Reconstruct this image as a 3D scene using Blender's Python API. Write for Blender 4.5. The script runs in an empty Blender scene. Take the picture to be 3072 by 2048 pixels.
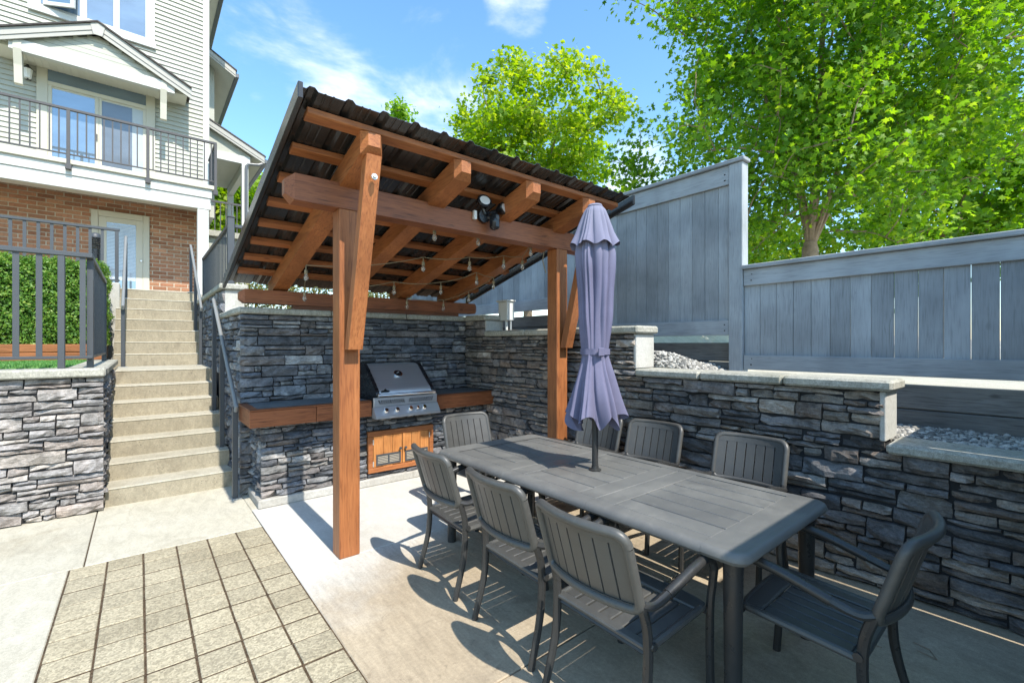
import bpy, bmesh, math, random
import numpy as np
from mathutils import Vector, Matrix
R = math.radians
scene = bpy.context.scene
COL = scene.collection
random.seed(7)
rng = np.random.default_rng(7)

# ------------------------------------------------------------------ camera
cam_d = bpy.data.cameras.new('camera')
cam = bpy.data.objects.new('camera', cam_d)
COL.objects.link(cam)
cam.location = (0, 0, 1.6)
cam.rotation_euler = (R(90), 0, R(-39.3))
cam_d.sensor_width = 36
cam_d.lens = 16.0
cam_d.shift_y = 0.002
cam_d.clip_start = 0.05
cam_d.clip_end = 3000
scene.camera = cam

# ------------------------------------------------------------------ sky + sun
SUN_EL = 51.0
world = bpy.data.worlds.new('World')
scene.world = world
world.use_nodes = True
wt = world.node_tree
wt.nodes.clear()


def wn(t, **k):
    n = wt.nodes.new(t)
    for a, b in k.items():
        setattr(n, a, b)
    return n


w_out = wn('ShaderNodeOutputWorld')
w_bg = wn('ShaderNodeBackground')
w_bg.inputs[1].default_value = 0.15
sky = wn('ShaderNodeTexSky', sky_type='NISHITA', sun_disc=False)
sky.sun_elevation = R(SUN_EL)
sky.sun_rotation = R(180)          # sun stands over -Y
sky.altitude = 50
sky.air_density = 1.0
sky.dust_density = 0.35
sky.ozone_density = 1.4
w_tc = wn('ShaderNodeTexCoord')
w_map = wn('ShaderNodeMapping')
w_map.inputs['Scale'].default_value = (1, 1, 2.2)
w_noise = wn('ShaderNodeTexNoise')
w_noise.inputs['Scale'].default_value = 3.1
w_noise.inputs['Detail'].default_value = 9
w_noise.inputs['Roughness'].default_value = 0.58
w_noise.inputs['Distortion'].default_value = 0.35
wt.links.new(w_tc.outputs['Generated'], w_map.inputs[0])
wt.links.new(w_map.outputs[0], w_noise.inputs[0])
dens = w_noise.outputs['Fac']
# banks of cloud: direction, inner cosine, outer cosine, gain
for dv, c0, c1, gain in (((0.312, 0.836, 0.452), 0.955, 0.998, 0.07),
                         ((0.157, 0.852, 0.50), 0.975, 0.999, 0.0),
                         ((0.154, 0.914, 0.376), 0.955, 0.998, 0.12),
                         ((0.518, 0.616, 0.592), 0.9965, 0.9997, 0.27),
                         ((0.769, 0.543, 0.338), 0.994, 0.9996, 0.28)):
    dv = Vector(dv).normalized()
    dp = wn('ShaderNodeVectorMath', operation='DOT_PRODUCT')
    dp.inputs[1].default_value = dv
    nrm = wn('ShaderNodeVectorMath', operation='NORMALIZE')
    wt.links.new(w_tc.outputs['Generated'], nrm.inputs[0])
    wt.links.new(nrm.outputs[0], dp.inputs[0])
    mr = wn('ShaderNodeMapRange', interpolation_type='SMOOTHSTEP')
    mr.inputs[1].default_value = c0
    mr.inputs[2].default_value = c1
    mr.inputs[3].default_value = 0
    mr.inputs[4].default_value = gain
    wt.links.new(dp.outputs['Value'], mr.inputs[0])
    ad = wn('ShaderNodeMath', operation='ADD')
    wt.links.new(dens, ad.inputs[0])
    wt.links.new(mr.outputs[0], ad.inputs[1])
    dens = ad.outputs[0]
w_ramp = wn('ShaderNodeMapRange', interpolation_type='SMOOTHSTEP')
w_ramp.inputs[1].default_value = 0.58
w_ramp.inputs[2].default_value = 0.88
w_ramp.inputs[3].default_value = 0.0
w_ramp.inputs[4].default_value = 0.9
wt.links.new(dens, w_ramp.inputs[0])
w_mix = wn('ShaderNodeMixRGB')
w_mix.inputs[2].default_value = (3.9, 4.15, 4.45, 1)
wt.links.new(w_ramp.outputs[0], w_mix.inputs[0])
w_hs = wn('ShaderNodeHueSaturation')
w_hs.inputs['Hue'].default_value = 0.49
w_hs.inputs['Saturation'].default_value = 1.15
wt.links.new(sky.outputs[0], w_hs.inputs['Color'])
wt.links.new(w_hs.outputs[0], w_mix.inputs[1])
wt.links.new(w_mix.outputs[0], w_bg.inputs[0])
wt.links.new(w_bg.outputs[0], w_out.inputs[0])

sun_d = bpy.data.lights.new('sun', 'SUN')
sun_d.energy = 2.85
sun_d.angle = R(0.5)
sun_d.color = (1.0, 0.945, 0.86)
sun = bpy.data.objects.new('sun', sun_d)
COL.objects.link(sun)
sun.location = (0, -30, 40)
sun.rotation_euler = (R(90 - SUN_EL), 0, R(0.0))   # light travels along +Y and down

vs = scene.view_settings
vs.view_transform = 'Standard'
vs.look = 'None'
vs.gamma = 1
vs.exposure = 1.32
vs.use_curve_mapping = False
cy = scene.cycles
cy.max_bounces = 6
cy.diffuse_bounces = 3
cy.glossy_bounces = 3
cy.transmission_bounces = 4
cy.transparent_max_bounces = 4
cy.caustics_reflective = False
cy.caustics_refractive = False

# ------------------------------------------------------------------ materials
MATS = {}


class NT:
    def __init__(s, name, rough=0.8, spec=0.3, metal=0.0):
        m = bpy.data.materials.new(name)
        m.use_nodes = True
        s.m = m
        s.t = m.node_tree
        s.b = s.t.nodes['Principled BSDF']
        s.out = s.t.nodes['Material Output']
        s.b.inputs['Roughness'].default_value = rough
        s.b.inputs['Specular IOR Level'].default_value = spec
        s.b.inputs['Metallic'].default_value = metal
        s.tc = None
        MATS[name] = m

    def n(s, t, **k):
        n = s.t.nodes.new(t)
        for a, b in k.items():
            setattr(n, a, b)
        return n

    def l(s, a, b):
        s.t.links.new(a, b)

    def coord(s, stretch=(1, 1, 1), kind='Object'):
        if s.tc is None:
            s.tc = s.n('ShaderNodeTexCoord')
        mp = s.n('ShaderNodeMapping')
        mp.inputs['Scale'].default_value = stretch
        s.l(s.tc.outputs[kind], mp.inputs[0])
        return mp.outputs[0]

    def noise(s, co, scale, detail=4, rough=0.55, dist=0.0):
        n = s.n('ShaderNodeTexNoise')
        n.inputs['Scale'].default_value = scale
        n.inputs['Detail'].default_value = detail
        n.inputs['Roughness'].default_value = rough
        n.inputs['Distortion'].default_value = dist
        s.l(co, n.inputs[0])
        return n.outputs['Fac']

    def rng(s, v, a, b, c=0.0, d=1.0, smooth=False):
        n = s.n('ShaderNodeMapRange')
        if smooth:
            n.interpolation_type = 'SMOOTHSTEP'
        for i, x in zip((1, 2, 3, 4), (a, b, c, d)):
            n.inputs[i].default_value = x
        s.l(v, n.inputs[0])
        return n.outputs[0]

    def mix(s, f, a, b, mode='MIX'):
        n = s.n('ShaderNodeMixRGB', blend_type=mode)
        for i, x in ((0, f), (1, a), (2, b)):
            if isinstance(x, (int, float)):
                n.inputs[i].default_value = x
            elif isinstance(x, tuple):
                n.inputs[i].default_value = (*x, 1) if len(x) == 3 else x
            else:
                s.l(x, n.inputs[i])
        return n.outputs[0]

    def math(s, op, a, b=0.0):
        n = s.n('ShaderNodeMath', operation=op)
        for i, x in ((0, a), (1, b)):
            if isinstance(x, (int, float)):
                n.inputs[i].default_value = x
            else:
                s.l(x, n.inputs[i])
        return n.outputs[0]

    def objrand(s):
        return s.n('ShaderNodeObjectInfo').outputs['Random']

    def attr(s, name, out='Color'):
        n = s.n('ShaderNodeAttribute')
        n.attribute_name = name
        return n.outputs[out]

    def scale_col(s, col, v):
        """multiply a colour by a scalar socket"""
        n = s.n('ShaderNodeVectorMath', operation='SCALE')
        if isinstance(col, tuple):
            n.inputs[0].default_value = col
        else:
            s.l(col, n.inputs[0])
        s.l(v, n.inputs['Scale'])
        return n.outputs[0]

    def base(s, c):
        if isinstance(c, tuple):
            s.b.inputs['Base Color'].default_value = (*c, 1)
        else:
            s.l(c, s.b.inputs['Base Color'])

    def bump(s, h, strength, dist=0.01):
        n = s.n('ShaderNodeBump')
        n.inputs['Strength'].default_value = strength
        n.inputs['Distance'].default_value = dist
        s.l(h, n.inputs['Height'])
        s.l(n.outputs[0], s.b.inputs['Normal'])


def m_concrete(name, c1, c2, stain, blot=1.3, rough=0.9, speck=0.25, bump=0.35, pits=False):
    t = NT(name, rough, 0.2)
    co = t.coord()
    big = t.noise(co, blot, 6, 0.6, 0.6)
    fine = t.noise(co, 55, 4, 0.7)
    grain = t.noise(co, 260, 2, 0.6)
    c = t.mix(t.rng(big, 0.35, 0.68), c1, c2)
    st = t.noise(t.coord((1.0, 1.0, 0.7)), blot * 2.3, 5, 0.65, 0.8)
    c = t.mix(t.rng(st, 0.56, 0.74, 0, 0.75), c, stain)
    mid = t.noise(t.coord((2.2, 1, 1)), blot * 6, 4, 0.7, 0.7)
    c = t.scale_col(c, t.rng(mid, 0.3, 0.7, 1 - speck * 0.45, 1 + speck * 0.45))
    c = t.scale_col(c, t.rng(fine, 0.3, 0.7, 1 - speck * 0.5, 1 + speck * 0.5))
    c = t.scale_col(c, t.rng(grain, 0.3, 0.7, 1 - speck * 0.6, 1 + speck * 0.6))
    c = t.scale_col(c, t.rng(t.objrand(), 0, 1, 0.95, 1.05))
    h = t.math('ADD', t.math('MULTIPLY', fine, 0.6), t.math('MULTIPLY', grain, 0.4))
    if pits:
        v = t.n('ShaderNodeTexVoronoi')
        v.inputs['Scale'].default_value = 38
        t.l(t.coord(), v.inputs[0])
        hole = t.rng(v.outputs['Distance'], 0.10, 0.2, 0.0, 1.0)
        sel = t.rng(t.noise(co, 9, 3), 0.56, 0.62)
        hole = t.math('MAXIMUM', hole, t.math('SUBTRACT', 1.0, sel))
        c = t.mix(hole, (0.10, 0.085, 0.06), c)
        h = t.math('ADD', h, hole)
    t.base(c)
    t.bump(h, bump, 0.006)
    return t


def m_wood(name, c1, c2, dark, axis, rough=0.6, spec=0.3, var=0.18, scale=1.0, knots=True, bump=0.25, checks=0.0, knotv=0.8):
    t = NT(name, rough, spec)
    st = [9 * scale] * 3
    st[axis] = 0.55 * scale
    rnd = t.objrand()
    mp = t.coord(tuple(st))
    off = t.n('ShaderNodeVectorMath', operation='ADD')
    cmb = t.n('ShaderNodeCombineXYZ')
    for i, k in enumerate((37.0, 91.0, 53.0)):
        t.l(t.math('MULTIPLY', rnd, k), cmb.inputs[i])
    t.l(mp, off.inputs[0])
    t.l(cmb.outputs[0], off.inputs[1])
    co = off.outputs[0]
    g = t.noise(co, 2.2, 5, 0.6, 1.2)
    f = t.noise(co, 11, 3, 0.6, 0.3)
    c = t.mix(t.rng(g, 0.3, 0.7), c1, c2)
    c = t.mix(t.rng(f, 0.48, 0.72, 0, 0.75), c, dark)
    if knots:
        st2 = [5.0 * scale] * 3
        st2[axis] = 2.6 * scale
        v = t.n('ShaderNodeTexVoronoi')
        v.inputs['Scale'].default_value = 1.0
        a2 = t.n('ShaderNodeVectorMath', operation='ADD')
        t.l(t.coord(tuple(st2)), a2.inputs[0])
        t.l(cmb.outputs[0], a2.inputs[1])
        t.l(a2.outputs[0], v.inputs[0])
        kn = t.rng(v.outputs['Distance'], 0.03, 0.11, knotv, 0.0, True)
        c = t.mix(kn, c, dark)
    st3 = [16.0 * scale] * 3
    st3[axis] = 0.7 * scale
    a3 = t.n('ShaderNodeVectorMath', operation='ADD')
    t.l(t.coord(tuple(st3)), a3.inputs[0])
    t.l(cmb.outputs[0], a3.inputs[1])
    chk = t.noise(a3.outputs[0], 1.3, 2, 0.5, 0.25)
    chk = t.math('ABSOLUTE', t.math('SUBTRACT', chk, 0.5))
    chk = t.rng(chk, 0.0, 0.010, checks, 0.0)
    gate = t.rng(t.noise(t.coord(), 2.3, 2), 0.5, 0.62)
    chk = t.math('MULTIPLY', chk, gate)
    c = t.mix(chk, c, (0.03, 0.012, 0.006))
    blot = t.noise(t.coord(), 2.0, 3, 0.5)
    c = t.scale_col(c, t.rng(blot, 0.3, 0.7, 0.78, 1.2))
    c = t.scale_col(c, t.rng(rnd, 0, 1, 1 - var, 1 + var))
    t.base(c)
    t.bump(t.math('ADD', g, f), bump, 0.004)
    return t


def m_paint(name, col, rough=0.5, spec=0.4, var=0.06, nz=0.08, scale=3.0, metal=0.0, bump=0.0):
    t = NT(name, rough, spec, metal)
    co = t.coord()
    n = t.noise(co, scale, 5, 0.65)
    c = t.scale_col(col, t.rng(n, 0.3, 0.7, 1 - nz, 1 + nz))
    c = t.scale_col(c, t.rng(t.objrand(), 0, 1, 1 - var, 1 + var))
    t.base(c)
    rn = t.rng(t.noise(co, scale * 7, 4), 0.3, 0.7, max(rough - 0.1, 0.02), min(rough + 0.12, 1))
    t.l(rn, t.b.inputs['Roughness'])
    if bump:
        t.bump(t.noise(co, 120, 3), bump, 0.003)
    return t


def m_resin(name, col, dust, amt, rough):
    t = NT(name, rough, 0.5)
    co = t.coord()
    big = t.noise(co, 2.6, 5, 0.65, 0.8)
    sm = t.noise(co, 34, 4, 0.7)
    ring = t.noise(co, 9, 4, 0.75, 1.5)
    k = t.math('MULTIPLY', t.rng(big, 0.36, 0.66), t.rng(sm, 0.3, 0.7, 0.55, 1.0))
    c = t.mix(t.math('MULTIPLY', k, amt), col, dust)
    c = t.mix(t.rng(ring, 0.60, 0.66, 0, 0.28), c, dust)
    c = t.scale_col(c, t.rng(t.objrand(), 0, 1, 0.93, 1.07))
    t.base(c)
    t.l(t.rng(k, 0, 1, rough - 0.06, min(rough + 0.22, 1)), t.b.inputs['Roughness'])
    t.bump(t.noise(co, 240, 2), 0.06, 0.002)


def m_stone(name):
    t = NT(name, 0.85, 0.25)
    tint = t.attr('tint')
    co = t.coord()
    a = t.noise(co, 7, 4, 0.65, 0.6)
    b = t.noise(t.coord((1, 1, 3.2)), 26, 3, 0.65, 0.5)
    c_ = t.noise(co, 130, 1, 0.6)
    warm = t.noise(co, 4.2, 3, 0.5)
    c = t.scale_col(tint, t.rng(a, 0.28, 0.72, 0.5, 1.55))
    c = t.mix(t.rng(warm, 0.5, 0.72, 0, 0.35), c, t.mix(1.0, c, (1.18, 1.0, 0.86), 'MULTIPLY'))
    c = t.scale_col(c, t.rng(b, 0.3, 0.7, 0.66, 1.3))
    pale = t.rng(t.noise(co, 17, 5, 0.7), 0.62, 0.76, 0, 0.4)
    c = t.mix(pale, c, (0.30, 0.30, 0.29))
    c = t.scale_col(c, t.rng(c_, 0.3, 0.7, 0.85, 1.15))
    t.base(c)
    h = t.math('ADD', t.math('MULTIPLY', b, 0.8), t.math('ADD', a, t.math('MULTIPLY', c_, 0.25)))
    t.bump(h, 0.75, 0.012)
    return t


def m_leaf(name, dark, mid, light, trans=0.45):
    t = NT(name, 0.45, 0.35)
    v = t.attr('tint', 'Fac')
    r = t.n('ShaderNodeValToRGB')
    e = r.color_ramp.elements
    e[0].color = (*dark, 1)
    e[1].color = (*light, 1)
    x = e.new(0.5)
    x.color = (*mid, 1)
    t.l(v, r.inputs[0])
    t.base(r.outputs[0])
    tr = t.n('ShaderNodeBsdfTranslucent')
    hs = t.n('ShaderNodeHueSaturation')
    hs.inputs['Hue'].default_value = 0.485
    hs.inputs['Saturation'].default_value = 1.1
    hs.inputs['Value'].default_value = 1.75
    t.l(r.outputs[0], hs.inputs['Color'])
    t.l(hs.outputs[0], tr.inputs[0])
    mx = t.n('ShaderNodeMixShader')
    mx.inputs[0].default_value = trans
    t.l(t.b.outputs[0], mx.inputs[1])
    t.l(tr.outputs[0], mx.inputs[2])
    t.l(mx.outputs[0], t.out.inputs[0])
    return t


m_concrete('patio', (0.43, 0.356, 0.252), (0.345, 0.277, 0.19), (0.24, 0.195, 0.14), 1.1, speck=0.3)
def patio_blend():
    t = NT('patio_mid', 0.9, 0.2)
    co = t.coord()
    sx = t.n('ShaderNodeSeparateXYZ')
    t.l(co, sx.inputs[0])
    wob = t.noise(co, 1.3, 4, 0.6, 0.5)
    y = t.math('ADD', sx.outputs[1], t.math('MULTIPLY', wob, 1.1))
    y = t.math('SUBTRACT', y, t.math('MULTIPLY', sx.outputs[0], 0.35))
    f = t.rng(y, 2.75, 3.6, 0, 1, True)
    big = t.noise(co, 1.1, 5, 0.6, 0.6)
    st = t.noise(co, 2.6, 4, 0.65, 0.8)
    old = t.mix(t.rng(big, 0.35, 0.68), (0.43, 0.356, 0.252), (0.345, 0.277, 0.19))
    old = t.mix(t.rng(st, 0.56, 0.74, 0, 0.75), old, (0.24, 0.195, 0.14))
    new = t.mix(t.rng(big, 0.35, 0.68), (0.56, 0.54, 0.49), (0.50, 0.475, 0.42))
    c = t.mix(f, old, new)
    brush = t.noise(t.coord((7, 1.1, 1)), 4, 4, 0.7, 0.4)
    c = t.scale_col(c, t.rng(brush, 0.3, 0.7, 0.84, 1.14))
    spot = t.noise(co, 6.5, 5, 0.72, 1.0)
    c = t.mix(t.math('MULTIPLY', t.rng(spot, 0.6, 0.72), t.rng(f, 0, 1, .6, .15)), c, (0.16, 0.125, 0.085))
    fine = t.noise(co, 55, 3, 0.7)
    grain = t.noise(co, 260, 2, 0.6)
    c = t.scale_col(c, t.rng(fine, 0.3, 0.7, 0.87, 1.13))
    c = t.scale_col(c, t.rng(grain, 0.3, 0.7, 0.85, 1.15))
    t.base(c)
    t.bump(t.math('ADD', fine, grain), 0.3, 0.005)


patio_blend()
m_concrete('patio_new', (0.56, 0.545, 0.50), (0.49, 0.47, 0.42), (0.42, 0.39, 0.33), 0.9, speck=0.15)
m_concrete('walk', (0.475, 0.445, 0.36), (0.415, 0.385, 0.30), (0.345, 0.305, 0.225), 0.8, speck=0.3)
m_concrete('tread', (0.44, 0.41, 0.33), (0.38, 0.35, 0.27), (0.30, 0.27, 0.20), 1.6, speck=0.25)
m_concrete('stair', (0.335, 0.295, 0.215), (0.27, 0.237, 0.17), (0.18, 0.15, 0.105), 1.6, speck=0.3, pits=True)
m_concrete('coping', (0.40, 0.385, 0.33), (0.32, 0.31, 0.25), (0.20, 0.20, 0.15), 3.0, speck=0.5, bump=0.5)
m_concrete('pier', (0.50, 0.49, 0.45), (0.42, 0.41, 0.36), (0.30, 0.28, 0.23), 3.0, speck=0.2)
m_concrete('plinth', (0.42, 0.41, 0.38), (0.35, 0.33, 0.29), (0.26, 0.24, 0.2), 2.0, speck=0.25)
m_concrete('tile', (0.15, 0.165, 0.17), (0.11, 0.125, 0.13), (0.2, 0.21, 0.21), 2.6, rough=0.6, speck=0.2, bump=0.1)
m_concrete('soil', (0.075, 0.05, 0.03), (0.12, 0.08, 0.05), (0.05, 0.035, 0.02), 9, speck=0.8)
m_concrete('joint_dirt', (0.06, 0.042, 0.026), (0.10, 0.068, 0.04), (0.2, 0.17, 0.12), 14, speck=0.9)
m_concrete('terrain', (0.22, 0.2, 0.15), (0.17, 0.17, 0.1), (0.12, 0.13, 0.07), 0.2, speck=0.5)
m_concrete('drive', (0.5, 0.47, 0.4), (0.42, 0.4, 0.34), (0.35, 0.32, 0.26), 0.5, speck=0.3)
m_stone('ledgestone')
m_paint('mortar', (0.035, 0.035, 0.036), 0.95, 0.1)


def m_paver():
    t = NT('paver', 0.92, 0.2)
    co = t.coord()
    v = t.n('ShaderNodeTexVoronoi')
    v.inputs['Scale'].default_value = 95
    t.l(co, v.inputs[0])
    sp = t.n('ShaderNodeSeparateColor')
    t.l(v.outputs['Color'], sp.inputs[0])
    big = t.noise(co, 1.4, 4, 0.6)
    c = t.mix(t.rng(big, 0.35, 0.65), (0.40, 0.352, 0.247), (0.32, 0.277, 0.188))
    c = t.scale_col(c, t.rng(sp.outputs[0], 0, 1, 0.72, 1.3))
    c = t.scale_col(c, t.rng(t.objrand(), 0, 1, 0.88, 1.1))
    t.base(c)
    t.bump(t.math('ADD', sp.outputs[1], t.noise(co, 200, 2)), 0.5, 0.006)


m_paver()
CED = ((0.38, 0.145, 0.050), (0.285, 0.098, 0.033), (0.14, 0.044, 0.017))
for i, a in enumerate('xyz'):
    m_wood('cedar_' + a, *CED, i, 0.48, 0.35, checks=.8)
    m_wood('beamwood_' + a, (0.27, 0.096, 0.037), (0.20, 0.066, 0.026), (0.09, 0.027, 0.011), i, 0.48, 0.35, checks=.9)
    m_wood('fence_' + a, (0.325, 0.348, 0.36), (0.29, 0.312, 0.325), (0.205, 0.22, 0.228), i, 0.75, 0.25, 0.17, bump=0.3, knotv=0.6, checks=0.25)
    m_wood('sleeper_' + a, (0.20, 0.195, 0.18), (0.15, 0.146, 0.135), (0.075, 0.072, 0.066), i, 0.85, 0.2, 0.15, bump=0.6)
m_wood('doorwood', (0.52, 0.23, 0.075), (0.42, 0.16, 0.045), (0.24, 0.08, 0.02), 2, 0.5, 0.3, 0.12)
m_wood('planterwood', (0.30, 0.12, 0.05), (0.24, 0.09, 0.035), (0.12, 0.05, 0.02), 0, 0.7, 0.2)
NT('roofmetal', 0.27, 0.6).base((0.022, 0.021, 0.020))
m_paint('railmetal', (0.055, 0.061, 0.067), 0.45, 0.5, 0.05, 0.08)
m_paint('deckrail', (0.075, 0.072, 0.072), 0.5, 0.4, 0.05, 0.08)
m_resin('resin', (0.06, 0.06, 0.056), (0.13, 0.125, 0.11), 0.5, 0.38)
m_resin('resin_dust', (0.118, 0.119, 0.114), (0.215, 0.208, 0.185), 0.6, 0.42)
m_paint('chairframe', (0.032, 0.032, 0.031), 0.34, 0.45, 0.05, 0.1)
m_paint('siding', (0.43, 0.43, 0.365), 0.6, 0.3, 0.03, 0.04)
m_paint('trim', (0.56, 0.56, 0.52), 0.5, 0.35, 0.02, 0.03)
m_paint('cream', (0.52, 0.495, 0.40), 0.5, 0.35, 0.02, 0.03)
m_paint('soffit', (0.60, 0.585, 0.49), 0.6, 0.3, 0.02, 0.04)
m_paint('fascia', (0.40, 0.385, 0.345), 0.55, 0.3, 0.02, 0.04)
m_paint('fasciadark', (0.22, 0.215, 0.20), 0.55, 0.3, 0.02, 0.06)
m_paint('gutter', (0.11, 0.12, 0.13), 0.4, 0.5, 0.02, 0.06)
m_paint('shingle', (0.09, 0.08, 0.075), 0.95, 0.1, 0.2, 0.3, 25)
m_paint('whitebox', (0.68, 0.68, 0.64), 0.45, 0.4, 0.02, 0.05)
m_paint('black', (0.012, 0.013, 0.015), 0.3, 0.5)
m_paint('gaplinedark', (0.02, 0.02, 0.02), 0.9, 0.1)
m_paint('lens', (0.75, 0.75, 0.72), 0.35, 0.5)
m_paint('wire', (0.28, 0.24, 0.16), 0.6, 0.3)
m_paint('blind', (0.50, 0.56, 0.62), 0.5, 0.3, 0.04)
m_paint('curtain', (0.42, 0.47, 0.5), 0.7, 0.2)
m_paint('ventslat', (0.33, 0.30, 0.25), 0.4, 0.4)
m_paint('galv', (0.62, 0.62, 0.6), 0.35, 0.5, metal=0.7)
m_paint('chrome', (0.8, 0.8, 0.8), 0.12, 0.5, 0.0, 0.02, metal=1.0)
m_paint('gravel', (0.42, 0.41, 0.38), 0.9, 0.2)
m_paint('bark', (0.30, 0.225, 0.16), 0.9, 0.1, 0.1, 0.3, 14, bump=0.6)
m_paint('lawn', (0.10, 0.26, 0.06), 0.9, 0.1, 0.1, 0.25, 30, bump=0.5)


def m_steel():
    t = NT('steel', 0.26, 0.5, 0.72)
    n = t.noise(t.coord((0.6, 60, 60)), 3, 3, 0.6)
    t.base(t.scale_col((0.55, 0.56, 0.57), t.rng(n, 0.3, 0.7, 0.9, 1.08)))
    t.l(t.rng(n, 0.3, 0.7, 0.36, 0.5), t.b.inputs['Roughness'])


m_steel()


def m_brick():
    t = NT('brick', 0.9, 0.2)
    tint = t.attr('tint')
    co = t.coord()
    c = t.scale_col(tint, t.rng(t.noise(co, 30, 4, 0.6), 0.3, 0.7, 0.8, 1.2))
    t.base(c)
    t.bump(t.noise(co, 90, 3), 0.4, 0.004)


m_brick()
m_paint('brickmortar', (0.52, 0.47, 0.37), 0.95, 0.1, 0, 0.1, 40)


def m_glass(name, col, rough=0.03, gl=0.45):
    t = NT(name, 0.6, 0.3)
    n = t.noise(t.coord((0.7, 1, 1.6)), 1.6, 3, 0.5)
    t.base(t.scale_col(col, t.rng(n, 0.3, 0.7, 0.75, 1.25)))
    g = t.n('ShaderNodeBsdfGlossy')
    g.inputs['Roughness'].default_value = rough
    g.inputs['Color'].default_value = (0.62, 0.74, 0.85, 1)
    mx = t.n('ShaderNodeMixShader')
    mx.inputs[0].default_value = gl
    t.l(t.b.outputs[0], mx.inputs[1])
    t.l(g.outputs[0], mx.inputs[2])
    t.l(mx.outputs[0], t.out.inputs[0])


m_glass('glass', (0.10, 0.15, 0.20), 0.03, 0.24)
m_glass('glass_screen', (0.095, 0.11, 0.125), 0.25, 0.10)


def m_bulb():
    t = NT('bulb', 0.05, 0.5)
    t.base((0.95, 0.9, 0.8))
    t.b.inputs['Transmission Weight'].default_value = 0.75


m_bulb()


def m_canvas():
    t = NT('canvas', 0.85, 0.15)
    co = t.coord()
    n = t.noise(co, 3.2, 5, 0.6, 0.4)
    w = t.noise(t.coord((1, 1, 0.4)), 420, 2)
    sx = t.n('ShaderNodeSeparateXYZ')
    t.l(t.coord(), sx.inputs[0])
    hi = t.rng(sx.outputs[2], 1.3, 2.4)          # cloth colour runs paler and greyer towards the top
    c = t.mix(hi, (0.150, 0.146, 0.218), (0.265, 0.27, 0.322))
    c = t.scale_col(c, t.rng(n, 0.3, 0.7, 0.86, 1.14))
    c = t.scale_col(c, t.rng(w, 0.3, 0.7, 0.93, 1.07))
    t.base(c)
    t.bump(w, 0.15, 0.002)


m_canvas()
m_leaf('maple', (0.055, 0.145, 0.018), (0.135, 0.285, 0.027), (0.285, 0.415, 0.045), 0.58)
m_leaf('maple_light', (0.12, 0.24, 0.022), (0.22, 0.36, 0.03), (0.40, 0.46, 0.06), 0.55)
m_leaf('hedge', (0.05, 0.13, 0.02), (0.13, 0.26, 0.035), (0.30, 0.38, 0.07), 0.3)
m_leaf('shrub', (0.06, 0.08, 0.02), (0.15, 0.17, 0.04), (0.3, 0.26, 0.08), 0.3)

# ------------------------------------------------------------------ builders


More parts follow.
